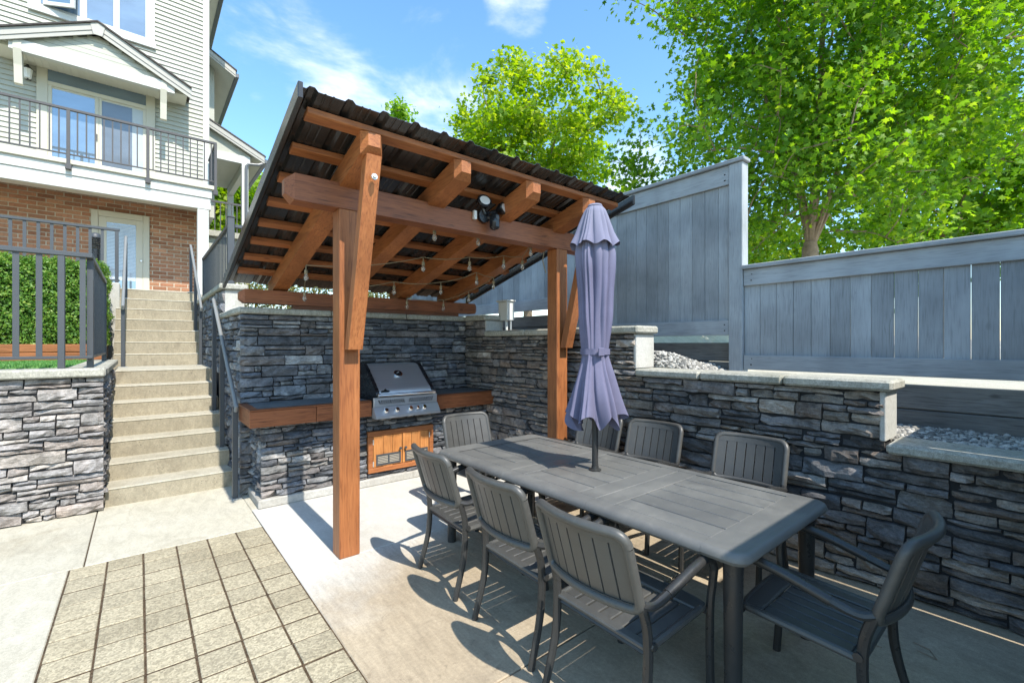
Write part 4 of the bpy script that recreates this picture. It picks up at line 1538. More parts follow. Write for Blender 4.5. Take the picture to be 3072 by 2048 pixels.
# floodlight camera on the front beam
FC = thing('floodlight_camera', 'black twin floodlight with security camera on the front beam', 'light', (2.47, 3.4, 2.75))
part('mount', G().cylY(2.44, 3.375, 2.765, .06, .036, 18), 'black', FC, True)
part('bracket', bx(2.33, 2.36, 3.38, 3.411, 2.72, 2.80, b=.003), 'whitebox', FC)
for cx, cz, dx in ((2.40, 2.87, -.10), (2.60, 2.845, .35)):
    d = Vector((dx, -.85, .18)).normalized()
    c0 = Vector((cx, 3.36, cz))
    hd = part('lamp_head', G().tube([c0 - d * .02, c0 + d * .02, c0 + d * .05, c0 + d * .055], [.035, .066, .072, .068], 16, flat=.82), 'black', FC, True)
    part('lamp_lens', G().tube([c0 + d * .0555, c0 + d * .058], .052, 16, flat=.78), 'lens', hd, True)
    part('arm', G().tube([(2.44, 3.37, 2.78), c0 - d * .015], .016, 8), 'black', FC, True)
cb = part('camera_body', bx(2.475, 2.555, 3.28, 3.37, 2.64, 2.79, b=.022), 'black', FC, True)
part('camera_neck', G().tube([(2.48, 3.38, 2.76), (2.51, 3.35, 2.75)], .022, 8), 'black', FC, True)
part('camera_lens', G().cylY(2.515, 3.276, 2.745, .018, .006, 12), 'railmetal', cb, True)

# string lights
bulbs = [(1.46, 3.62, 2.57), (2.06, 3.62, 2.56), (2.54, 3.62, 2.58), (3.22, 3.62, 2.56), (3.36, 3.92, 2.47), (3.13, 3.97, 2.46), (2.77, 4.11, 2.42), (2.28, 4.24, 2.38),
         (1.26, 4.72, 2.25), (1.40, 5.30, 2.10), (2.28, 4.94, 2.20), (2.83, 4.82, 2.23), (3.10, 4.45, 2.33), (3.41, 4.53, 2.31), (3.37, 5.02, 2.18), (3.21, 5.40, 2.08), (2.67, 5.40, 2.08)]
SLt = thing('string_lights', 'string of clear bulbs looped under the shelter rafters', 'string lights', (2.3, 4.4, 2.3))
tops = [Vector((b[0], b[1], b[2] + .115)) for b in bulbs]
path = []
for i in range(len(tops) - 1):
    a, b_ = tops[i], tops[i + 1]
    for k in range(6):
        t = k / 6
        p = a.lerp(b_, t)
        p.z -= .045 * 4 * t * (1 - t) * min(1, (b_ - a).length)
        path.append(p)
path.append(tops[-1])
part('wire', G().tube(path, .0042, 5), 'wire', SLt, True)
for b in bulbs:
    so = part('socket', G().lathe([(.005, .108), (.005, .07), (.015, .066), (.016, .03), (.013, .026)][::-1], b, 10), 'wire', SLt, True)
    part('bulb', G().lathe([(.003, -.038), (.014, -.031), (.0215, -.013), (.021, .002), (.014, .018), (.011, .027)], b, 12), 'bulb', so, True)

# ------------------------------------------------------------------ FENCE + TIMBERS
FXX = 4.75


def fence_panel(name, label, y0, y1, z0, z1, zr_lo, zr_hi, seed, post_y=None, post_z=None, cap_over=0.05):
    T = thing(name, label, 'fence', (FXX, (y0 + y1) / 2, z0))
    rnd = random.Random(seed)
    y = y1
    while y > y0 + .01:
        a = max(y - .144, y0)
        d = rnd.uniform(-.002, .002)
        part('board', bx(FXX + d, FXX + .019 + d, a, y - .0, z0 + .03, z1 - .04, b=.002), 'fence_z', T)
        y -= .1475
    part('top_rail', bx(FXX - .032, FXX - .003, y0, y1, zr_hi, z1 - .042, b=.004), 'fence_y', T)
    part('bottom_rail', bx(FXX - .032, FXX - .003, y0, y1, z0, zr_lo, b=.004), 'fence_y', T)
    part('cap_rail', bx(FXX - .07, FXX + .075, y0 - (cap_over if post_y else 0) - .12 * bool(post_y), y1, z1 - .04, z1, b=.006), 'fence_y', T)
    if post_y is not None:
        part('post', bx(FXX - .045, FXX + .085, post_y - .07, post_y + .07, 0.9, post_z, b=.006), 'fence_z', T)
        # nail heads on the rails
    for yy in (y0 + .05, y1 - .08):
        for zz in (zr_hi + .05, zr_hi + .11, z0 + .05, z0 + .11):
            part('nail', G().tube([(FXX - .0335, yy + rnd.uniform(-.02, .02), zz), (FXX - .031, yy, zz)], .006, 6), 'black', T)
    return T


fence_panel('board_fence', 'low grey board fence running to the right edge, below the big maple', -1.6, 2.075, 1.34, 2.385, 1.485, 2.18, 51)
fence_panel('board_fence', 'tall grey board fence panel rising beside the shelter', 2.222, 4.56, 1.685, 3.485, 1.845, 3.245, 52, 2.15, 3.443)
fence_panel('board_fence', 'grey board fence panel seen under the shelter roof behind the wall', 4.71, 9.6, 2.11, 3.82, 2.285, 3.6, 53, 4.635, 3.778)

TW = thing('timber_edging', 'weathered grey timber edging retaining the ground under the fence', 'timber wall', (4.78, 2, 0.9))
def timber_row(y0, y1, zs, x=4.80):
    for a, b_ in zs:
        part('timber', bx(x, x + .09, y0, y1, a, b_ - .006, b=.008), 'sleeper_y', TW)
timber_row(-1.6, 2.06, ((.86, 1.075), (1.075, 1.275)))
timber_row(2.235, 4.55, ((1.2, 1.41), (1.41, 1.615)))
timber_row(4.72, 9.6, ((1.66, 1.86), (1.86, 2.04)))

# terraces behind the wall
def strip(name, y0, y1, z):
    return struct(name, bx(3.95, 4.80, y0, y1, 0, z), 'soil')
strip('planting_strip', -1.6, 2.64, .90)
strip('planting_strip', 2.641, 5.03, 1.32)
strip('planting_strip', 5.031, 9.6, 1.80)
struct('bank', bx(1.1, 3.95, 5.8, 9.6, 0, 1.90), 'soil')
nb = G()
ys = [-60, -1, 1.5, 2.2, 3.0, 4.6, 5.2, 9.6, 60]
zs = [1.24, 1.24, 1.25, 1.30, 1.56, 1.62, 2.0, 2.05, 2.1]
v, f = [], []
for y, z in zip(ys, zs):
    v += [(4.88, y, z), (14, y, z - .03), (120, y, z - .1)]
for i in range(len(ys) - 1):
    a = i * 3
    f += [(a, a + 1, a + 4, a + 3), (a + 1, a + 2, a + 5, a + 4)]
struct('neighbour_drive', nb.add(v, f), 'drive', recalc=True)


def pebbles(name, n, fn, size, mat, label):
    t = (1 + 5 ** .5) / 2
    iv = np.array([(-1, t, 0), (1, t, 0), (-1, -t, 0), (1, -t, 0), (0, -1, t), (0, 1, t), (0, -1, -t), (0, 1, -t), (t, 0, -1), (t, 0, 1), (-t, 0, -1), (-t, 0, 1)]) / 1.9
    fc = np.array([(0, 11, 5), (0, 5, 1), (0, 1, 7), (0, 7, 10), (0, 10, 11), (1, 5, 9), (5, 11, 4), (11, 10, 2), (10, 7, 6), (7, 1, 8), (3, 9, 4), (3, 4, 2), (3, 2, 6), (3, 6, 8), (3, 8, 9), (4, 9, 5), (2, 4, 11), (6, 2, 10), (8, 6, 7), (9, 8, 1)])
    P = fn(n)
    n = len(P)
    s = rng.uniform(.6, 1.5, (n, 1, 1)) * size
    sc = rng.uniform(.55, 1.25, (n, 1, 3))
    V = iv[None] * sc * rng.uniform(.82, 1.18, (n, 12, 1))
    a = rng.uniform(0, 6.28, n)
    c, s_ = np.cos(a), np.sin(a)
    X = V[:, :, 0] * c[:, None] - V[:, :, 1] * s_[:, None]
    Y = V[:, :, 0] * s_[:, None] + V[:, :, 1] * c[:, None]
    V = np.stack([X, Y, V[:, :, 2] * .75], 2) * s + P[:, None]
    F = (fc[None] + (np.arange(n) * 12)[:, None, None]).reshape(-1, 3)
    o = np_mesh(name, V.reshape(-1, 3), F, mat, None, np.repeat(rng.uniform(0, 1, n), 12), 'stuff')
    o['label'] = label
    o['category'] = 'gravel'
    return o


def m_gravel():
    t = NT('pebble', 0.85, 0.25)
    r = t.n('ShaderNodeValToRGB')
    e = r.color_ramp.elements
    e[0].color = (0.12, 0.12, 0.115, 1)
    e[1].color = (0.55, 0.53, 0.48, 1)
    x = e.new(.5)
    x.color = (.30, .285, .25, 1)
    t.l(t.attr('tint', 'Fac'), r.inputs[0])
    t.base(r.outputs[0])


m_gravel()
pebbles('gravel', 9000, lambda n: np.column_stack([rng.uniform(4.03, 4.80, n), rng.uniform(-.7, 1.6, n), .912 + rng.uniform(0, .03, n)]), .017, 'pebble',
        'loose grey gravel behind the low end of the right wall')


def heap_z(x, y):
    b = np.clip((y - 1.3) / 1.1, 0, 1) ** 1.1 * .42
    c = np.clip((y - 2.15) / .55, 0, 1)
    return .925 + b + c * c * (3 - 2 * c) * .14 * np.exp(-((x - 4.2) / .3) ** 2) * np.clip((x - 3.96) / .16, 0, 1)


def heap(n):
    y = rng.uniform(1.2, 3.1, n)
    x = rng.uniform(4.0, 4.79, n)
    return np.column_stack([x, y, heap_z(x, y) + rng.uniform(-.005, .03, n)])


pebbles('gravel', 9000, heap, .017, 'pebble', 'heap of pale gravel spilling beside the white wall end')
hg = G()
hv = []
for i in range(14):
    for j in range(7):
        y = 1.2 + 1.95 * i / 13
        x = 3.98 + .82 * max(0, j - 1) / 5
        hv.append((x, y, .6 if j == 0 else float(heap_z(x, y)) - .008))
hg.add(hv, [(i * 7 + j, i * 7 + j + 1, (i + 1) * 7 + j + 1, (i + 1) * 7 + j) for i in range(13) for j in range(6)])
struct('gravel_bed', hg, 'gravel', recalc=True)

UB = thing('utility_box', 'white weatherproof utility box on a conduit above the wall corner', 'utility box', (3.92, 4.95, 1.77))
part('case', bx(3.86, 3.99, 4.82, 5.02, 1.915, 2.17, b=.008), 'whitebox', UB)
part('hood', bx(3.84, 4.0, 4.80, 5.045, 2.172, 2.195, b=.006), 'whitebox', UB)
part('conduit', G().tube([(3.92, 4.91, 1.74), (3.92, 4.91, 1.913)], .019, 10), 'whitebox', UB, True)
part('conduit', G().tube([(3.95, 4.85, 1.74), (3.95, 4.85, 1.913)], .011, 8), 'galv', UB, True)

# boundary fence out of the picture on the near side: it shades the near end of the patio
CF = thing('boundary_fence', 'grey board fence closing the near end of the patio, outside the picture', 'fence', (3, -.45, 0))
x = 1.30
gaps = (3.632, 3.745)
while x < 4.72:
    x1 = min(x + .145, 4.74)
    for gq in gaps:
        if x < gq < x1 + .02:
            x1 = min(x1, gq - .006)
    NBD = globals().get('NBD', 0) + 1
    part('board', bx(x, x1, -.46 + .021 * (NBD % 2), -.44 + .021 * (NBD % 2), 0.0, 2.268), 'fence_z', CF)
    nx_ = x1 - .01
    for gq in gaps:
        if abs(x1 - (gq - .006)) < .002:
            nx_ = gq + .009
    x = nx_
part('cap_rail', bx(1.28, 4.74, -.52, -.38, 2.27, 2.31), 'fence_x', CF)
for z in (.2, 2.1):
    part('rail', bx(1.30, 3.60, -.50, -.462, z, z + .1), 'fence_x', CF)

# ------------------------------------------------------------------ TABLE
TB = thing('dining_table', 'long charcoal slatted outdoor dining table with rounded edges', 'table', (2.39, 2.035, 0))
TX0, TX1, TY0, TY1, TZ = 1.865, 2.915, .815, 3.255, .742
def edge_board(x0, x1, y0, y1, sides):
    """border board whose outer edge rolls down"""
    g = bx(x0, x1, y0, y1, TZ - .03, TZ, b=.004)
    return g
def rounded_top(y0, y1, nearcap, farcap):
    """profile across X with rolled edges, extruded along y"""
    pass
def roll_x(x_in, x_out, y0, y1):
    s = 1 if x_out > x_in else -1
    w = abs(x_out - x_in)
    pr_ = [(0, TZ - .03), (0, TZ)]
    for k in range(7):
        t = k / 6 * math.pi / 2
        pr_.append((w - .035 + .035 * math.sin(t), TZ - .038 + .038 * math.cos(t)))
    pr_ += [(w - .012, TZ - .052), (w - .03, TZ - .05)]
    return G().prism([(z, x_in + s * a) for a, z in pr_], 1, y0, y1)
def roll_y(y_in, y_out, x0, x1, rc=.07):
    s = 1 if y_out > y_in else -1
    w = abs(y_out - y_in)
    # plan outline with rounded outer corners, swept as stacked rings
    def plan(off):
        pts = [(x0 + off, y_in), ]
        pts = [(x0 + off, 0)]
        r_ = max(rc - off, .01)
        for k in range(6):
            t = k / 5 * math.pi / 2
            pts.append((x0 + off + r_ - r_ * math.cos(t), w - off - r_ + r_ * math.sin(t)))
        for k in range(6):
            t = k / 5 * math.pi / 2
            pts.append((x1 - off - r_ + r_ * math.sin(t), w - off - r_ + r_ * math.cos(t)))
        pts.append((x1 - off, 0))
        return [(a, y_in + s * b_) for a, b_ in pts]
    rings = []
    for k in range(6):
        t = k / 5 * math.pi / 2
        rings.append((.03 * (1 - math.sin(t)), TZ - .035 + .035 * math.cos(t)))
    rings.append((.012, TZ - .052))
    rings.append((.05, TZ - .052))
    v, f = [], []
    for off, z in rings:
        v += [(a, b_, z) for a, b_ in plan(off)]
    m = len(plan(0))
    f.append(tuple(range(m)))
    for i in range(len(rings) - 1):
        for k in range(m - 1):
            f.append((i * m + k, i * m + k + 1, (i + 1) * m + k + 1, (i + 1) * m + k))
    f.append(tuple(i * m for i in range(len(rings))))
    f.append(tuple(i * m + m - 1 for i in range(len(rings)))[::-1])
    f.append(tuple(range((len(rings) - 1) * m, len(rings) * m))[::-1])
    return G().add(v, f)
secs = [(1.005, 1.535), (1.795, 2.272), (2.533, 3.065)]
part('end_board', roll_y(1.003, TY0, TX0, TX1), 'resin_dust', TB, True, recalc=True)
part('end_board', roll_y(3.067, TY1, TX0, TX1), 'resin_dust', TB, True, recalc=True)
for y0, y1 in ((1.537, 1.662), (1.665, 1.793), (2.274, 2.401), (2.404, 2.531)):
    part('cross_board', bx(TX0 + .098, TX1 - .098, y0, y1, TZ - .03, TZ, b=.003), 'resin_dust', TB)
for y0, y1 in ((1.004, 1.6625), (1.6645, 2.4015), (2.4035, 3.066)):
    part('side_board', roll_x(TX0 + .0965, TX0, y0, y1), 'resin_dust', TB, True, recalc=True)
    part('side_board', roll_x(TX1 - .0965, TX1, y0, y1), 'resin_dust', TB, True, recalc=True)
for y0, y1 in secs:
    n = 6
    w = (TX1 - TX0 - .198) / n
    for i in range(n):
        a = TX0 + .099 + i * w
        part('slat', bx(a + .0045, a + w - .0045, y0, y1, TZ - .03, TZ - .001 - random.uniform(0, .001), b=.0035), 'resin_dust', TB)
for a in ((TX0 + .12, TX0 + .15), (TX1 - .15, TX1 - .12)):
    part('apron', bx(a[0], a[1], .95, 3.12, TZ - .10, TZ - .054), 'chairframe', TB)
for a in ((.93, .96), (3.10, 3.13)):
    part('apron', bx(TX0 + .15, TX1 - .15, a[0], a[1], TZ - .10, TZ - .054), 'chairframe', TB)
for x_, y_, sx_, sy_ in ((TX0 + .095, .905, -1, -1), (TX1 - .095, .905, 1, -1), (TX0 + .095, 3.165, -1, 1), (TX1 - .095, 3.165, 1, 1)):
    part('leg', G().tube([(x_, y_, TZ - .053), (x_, y_, TZ - .12), (x_ + sx_ * .0, y_ + sy_ * .0, .0)], [.043, .04, .034], 16), 'chairframe', TB, True)

# ------------------------------------------------------------------ UMBRELLA
UM = thing('folded_umbrella', 'folded faded lilac patio umbrella strapped shut, standing in the table', 'umbrella', (2.395, 2.035, .74))
UX, UY = 2.395, 2.035
part('pole', G().tube([(UX, UY, .05), (UX, UY, 2.50)], .021, 14), 'chairframe', UM, True)
part('table_ring', G().lathe([(.042, .0), (.042, .006), (.026, .014), (.024, .03)], (UX, UY, TZ), 16), 'chairframe', UM, True)
part('base', G().lathe([(.26, 0), (.26, .035), (.24, .05), (.05, .075), (.035, .09), (.033, .35)], (UX, UY, .0), 24), 'chairframe', UM, True)
from math import sin, cos, pi
ur = random.Random(5)
FOLD = [(ur.uniform(0, 2 * pi), ur.uniform(.7, 1.3)) for _ in range(8)]
def pleat(th, z, a, tw):
    t = th + tw * z + .16 * sin(2 * th + .7) + .10 * sin(5 * th + 2.1) + .05 * sin(3 * th - 3 * z)
    c = abs(cos(4 * t + .45 * sin(2 * t + 1.3) + .12 * sin(5 * z)))
    c2 = abs(cos(8 * t + 1.1 + .9 * sin(3 * t) + .25 * sin(4 * z + 1)))
    return 1 + a * (c ** .6 - .65) + a * .45 * (c2 ** .8 - .6) + a * .22 * sin(3 * t + 2.0 * z) + a * .13 * sin(13 * t + 5 * z) + .025 * sin(9 * z + 2 * th) + .02 * sin(17 * z - 3 * th)
def canopy(prof, nz, amp, tw, hem=0.0, nth=200, thick=0.0):
    v, f = [], []
    zs = [p[0] for p in prof]
    rs_ = [p[1] for p in prof]
    for i in range(nz + 1):
        s_ = i / nz
        zq = zs[0] + (zs[-1] - zs[0]) * s_
        r0 = float(np.interp(-zq, [-q for q in zs], rs_))
        a0 = float(np.interp(s_, [p[0] for p in amp], [p[1] for p in amp]))
        for k in range(nth):
            th = 2 * pi * k / nth
            r_ = r0 * pleat(th, zq, a0, tw)
            dz = 0
            if hem:
                dz = -hem * (1 + .45 * sin(3 * th + .6)) * max(0, s_ - .45) / .55 * (.5 + .5 * cos(8 * (th + tw * zq) + pi + .5 * sin(2 * th + 1.3)))
            v.append((UX + r_ * cos(th), UY + r_ * sin(th), zq + dz))
    for i in range(nz):
        for k in range(nth):
            a, b_ = i * nth + k, i * nth + (k + 1) % nth
            f.append((a, a + nth, b_ + nth, b_))
    return G().add(v, f)
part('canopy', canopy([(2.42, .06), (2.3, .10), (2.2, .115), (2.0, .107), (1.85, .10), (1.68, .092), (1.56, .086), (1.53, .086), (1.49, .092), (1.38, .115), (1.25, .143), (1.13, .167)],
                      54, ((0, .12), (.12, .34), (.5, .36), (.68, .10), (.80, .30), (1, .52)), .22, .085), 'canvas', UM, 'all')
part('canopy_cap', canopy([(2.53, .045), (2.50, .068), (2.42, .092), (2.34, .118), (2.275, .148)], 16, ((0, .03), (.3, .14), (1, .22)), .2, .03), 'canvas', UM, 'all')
part('cap_crown', G().lathe([(.052, 0), (.045, .012), (.012, .02)], (UX, UY, 2.528), 20), 'canvas', UM, True)
sv, sf = [], []
for i, z in enumerate((1.525, 1.565)):
    for k in range(80):
        th = 2 * pi * k / 80
        r_ = .097 * (1 + .03 * cos(8 * th + .4))
        sv.append((UX + r_ * cos(th), UY + r_ * sin(th), z))
part('strap', G().add(sv, [(k, (k + 1) % 80, 80 + (k + 1) % 80, 80 + k) for k in range(80)]), 'canvas', UM, 'all')
part('strap_tab', bx(UX - .085, UX - .03, UY - .107, UY - .096, 1.518, 1.572, b=.003), 'canvas', UM)

# ------------------------------------------------------------------ CHAIRS


def smooth_path(pts, n=6):
    """Catmull-Rom through pts"""
    P = [Vector(p) for p in pts]
    P = [P[0] * 2 - P[1]] + P + [P[-1] * 2 - P[-2]]
    out = []
    for i in range(1, len(P) - 2):
        for k in range(n):
            t = k / n
            a, b_, c, d = P[i - 1:i + 3]
            out.append(.5 * ((2 * b_) + (c - a) * t + (2 * a - 5 * b_ + 4 * c - d) * t * t + (3 * b_ - a - 3 * c + d) * t ** 3))
    out.append(P[-2])
    return out


def back_pt(s, z, off=0.0):
    """point on the curved backrest; s across, z height"""
    y = -.205 - .30 * (z - .45) - .052 * (1 - (s / .25) ** 2) + off
    return Vector((s, y, z))


def make_chair():
    T = thing('patio_chair', 'x', 'chair', (0, 0, 0), 'charcoal slatted chairs around the table')
    W = .245
    # seat
    yf, yr = .235, -.205
    zf, zr = .445, .425
    def seat_z(y):
        t = (y - yr) / (yf - yr)
        return zr + (zf - zr) * t
    g = G()
    # frame of seat: front roll, rear, sides
    part('seat_front', G().tube(smooth_path([(-W, yf - .06, seat_z(yf) - .012), (-W + .03, yf - .012, seat_z(yf) - .014), (0, yf, seat_z(yf) - .012), (W - .03, yf - .012, seat_z(yf) - .014), (W, yf - .06, seat_z(yf) - .012)], 5), .017, 8), 'resin', T, True)
    for s in (-1, 1):
        part('seat_side', G().tube([(s * W, yf - .05, seat_z(yf) - .012), (s * W, yr, seat_z(yr) - .012)], .016, 8), 'resin', T, True)
    b = bx(-W, W, yf - .085, yf - .005, 0, .02, b=.006)
    b.v = [(p[0], p[1], p[2] + seat_z(p[1]) - .018) for p in b.v]
    part('seat_band', b, 'resin', T)
    b = bx(-W, W, yr - .015, yr + .03, 0, .02, b=.006)
    b.v = [(p[0], p[1], p[2] + seat_z(p[1]) - .018) for p in b.v]
    part('seat_band', b, 'resin', T)
    n = 7
    w = (2 * W - .02) / n
    for i in range(n):
        a = -W + .01 + i * w
        b = bx(a + .004, a + w - .004, yr + .0315, yf - .0865, 0, .016, b=.004)
        dip = .010 * (1 - ((a + w / 2) / W) ** 2)
        b.v = [(p[0], p[1], p[2] + seat_z(p[1]) - .016 - dip) for p in b.v]
        part('seat_slat', b, 'resin', T)
    # backrest
    zb, zt = .575, .89
    ring = []
    rc = .05
    for (cs, cz, a0) in ((W - rc, zt - rc, 0), (-W + rc, zt - rc, 90), (-W + rc * .7, zb + rc * .7, 180), (W - rc * .7, zb + rc * .7, 270)):
        rr = rc if a0 < 180 else rc * .7
        for k in range(6):
            t = R(a0 + k * 18)
            ring.append((cs + rr * cos(t), cz + rr * sin(t)))
    pts = []
    m = len(ring)
    for i in range(m):
        a, b_ = ring[i], ring[(i + 1) % m]
        L = math.hypot(a[0] - b_[0], a[1] - b_[1])
        k = max(1, int(L / .05))
        for q in range(k):
            t = q / k
            pts.append(back_pt(a[0] + (b_[0] - a[0]) * t, a[1] + (b_[1] - a[1]) * t))
    pts.append(pts[0])
    part('back_frame', G().tube(pts, .0205, 10, cap=False), 'resin', T, True)
    def strip(s0, s1, z0, z1, th, ns, nzz, fo=0.0):
        v, f = [], []
        for i in range(ns + 1):
            for j in range(nzz + 1):
                s = s0 + (s1 - s0) * i / ns
                z = z0 + (z1 - z0) * j / nzz
                v.append(back_pt(s, z, fo + th / 2))
                v.append(back_pt(s, z, fo - th / 2))
        def ix(i, j, k):
            return (i * (nzz + 1) + j) * 2 + k
        for i in range(ns):
            for j in range(nzz):
                f.append((ix(i, j, 0), ix(i + 1, j, 0), ix(i + 1, j + 1, 0), ix(i, j + 1, 0)))
                f.append((ix(i, j, 1), ix(i, j + 1, 1), ix(i + 1, j + 1, 1), ix(i + 1, j, 1)))
        for j in range(nzz):
            f.append((ix(0, j, 0), ix(0, j + 1, 0), ix(0, j + 1, 1), ix(0, j, 1)))
            f.append((ix(ns, j, 0), ix(ns, j, 1), ix(ns, j + 1, 1), ix(ns, j + 1, 0)))
        for i in range(ns):
            f.append((ix(i, 0, 0), ix(i, 0, 1), ix(i + 1, 0, 1), ix(i + 1, 0, 0)))
            f.append((ix(i, nzz, 0), ix(i + 1, nzz, 0), ix(i + 1, nzz, 1), ix(i, nzz, 1)))
        return G().add(v, f)
    part('back_band', strip(-W + .006, W - .006, zt - .046, zt - .004, .022, 10, 1, .006), 'resin', T, True)
    part('back_band', strip(-W + .006, W - .006, zb + .004, zb + .022, .018, 10, 1, .006), 'resin', T, True)
    n = 7
    w = (2 * W - .02) / n
    for i in range(n):
        a = -W + .010 + i * w
        part('back_slat', strip(a + .0036, a + w - .0036, zb + .0225, zt - .0465, .012, 2, 3, .010), 'resin', T, True)
    for s in (-1, 1):
        # rear leg runs up into the back frame
        part('leg', G().tube(smooth_path([(s * (W + .0), -.248, .61), (s * (W + .006), -.212, .47), (s * (W + .006), -.22, .25), (s * (W + .012), -.285, .0)], 5),
                             [.0195] * 10 + [.0195 - .0005 * k for k in range(6)], 8), 'chairframe', T, True)
        X = W + .03
        arm = smooth_path([(s * (W + .004), -.245, .60), (s * (W + .022), -.20, .590), (s * X, -.12, .608), (s * (X + .004), .05, .652), (s * (X + .002), .16, .668), (s * X, .222, .65), (s * (X - .002), .25, .60)], 5)
        part('arm', G().tube(arm, [.0175] * 8 + [.019] * (len(arm) - 16) + [.019] * 8, 8), 'chairframe', T, True)
        part('arm_pad', G().tube(smooth_path([(s * X, -.115, .6095), (s * (X + .004), .05, .653), (s * (X + .002), .155, .669)], 6), .0215, 10), 'chairframe', T, True)
        part('leg', G().tube(smooth_path([(s * (X - .002), .25, .602), (s * (X - .012), .252, .52), (s * (W + .012), .245, .43), (s * (W + .008), .25, .2), (s * (W + .006), .262, .0)], 5), .019, 8), 'chairframe', T, True)
        part('seat_bolt', G().tube([(s * (W + .02), -.20, .435), (s * (W + .032), -.20, .435)], .017, 8), 'chairframe', T, True)
    part('stretcher', G().tube([(-W - .004, .235, .40), (W + .004, .235, .40)], .011, 6), 'chairframe', T, True)
    part('stretcher', G().tube([(-W - .004, -.20, .39), (W + .004, -.20, .39)], .011, 6), 'chairframe', T, True)
    return T


def copy_tree(o, parent=None):
    c = o.copy()
    COL.objects.link(c)
    c.parent = parent
    for ch in o.children:
        copy_tree(ch, c)
    return c


CH = [  # x, y, facing (deg; 0 = +Y), label
    (1.82, 2.66, -93, 'charcoal slatted armchair at the far left side of the table, nearest the shelter post'),
    (1.78, 1.915, -92, 'charcoal slatted armchair in the middle of the left side of the table'),
    (1.735, 1.275, -91, 'charcoal slatted armchair at the near left of the table, seen from behind'),
    (2.49, 3.45, 178, 'charcoal slatted chair at the far end of the table in front of the grill doors'),
    (3.20, 2.92, 92, 'charcoal slatted chair on the wall side, half hidden behind the umbrella'),
    (3.22, 2.30, 95, 'charcoal slatted chair on the wall side, between umbrella and nearer chair'),
    (3.22, 1.49, 94, 'charcoal slatted chair on the wall side nearest the table end'),
    (2.335, .70, 1, 'dark charcoal armchair standing in shade at the near end of the table'),
]
proto = make_chair()
for i, (x, y, a, lb) in enumerate(CH):
    o = proto if i == 0 else copy_tree(proto)
    o.location = (x, y, 0)
    o.rotation_euler = (0, 0, R(a))
    o['label'] = lb

# fallen twigs on the patio by the right wall
for x, y, a, L, lb in ((3.12, .42, .5, .08, 'thin forked dry twig lying on the shaded concrete near the right wall'),
                       (3.02, .62, 1.9, .05, 'short dry twig lying on the shaded concrete behind the near chair')):
    TWp = G().tube([(x, y, .005), (x + L * cos(a), y + L * sin(a), .006), (x + 1.7 * L * cos(a + .4), y + 1.7 * L * sin(a + .4), .005)], .0022, 5)
    if L > .06:
        TWp.tube([(x, y, .005), (x + L * cos(a + .9), y + L * sin(a + .9), .006)], .002, 5)
    solo('twig', TWp, 'bark', lb, 'twig')

# ------------------------------------------------------------------ TREES


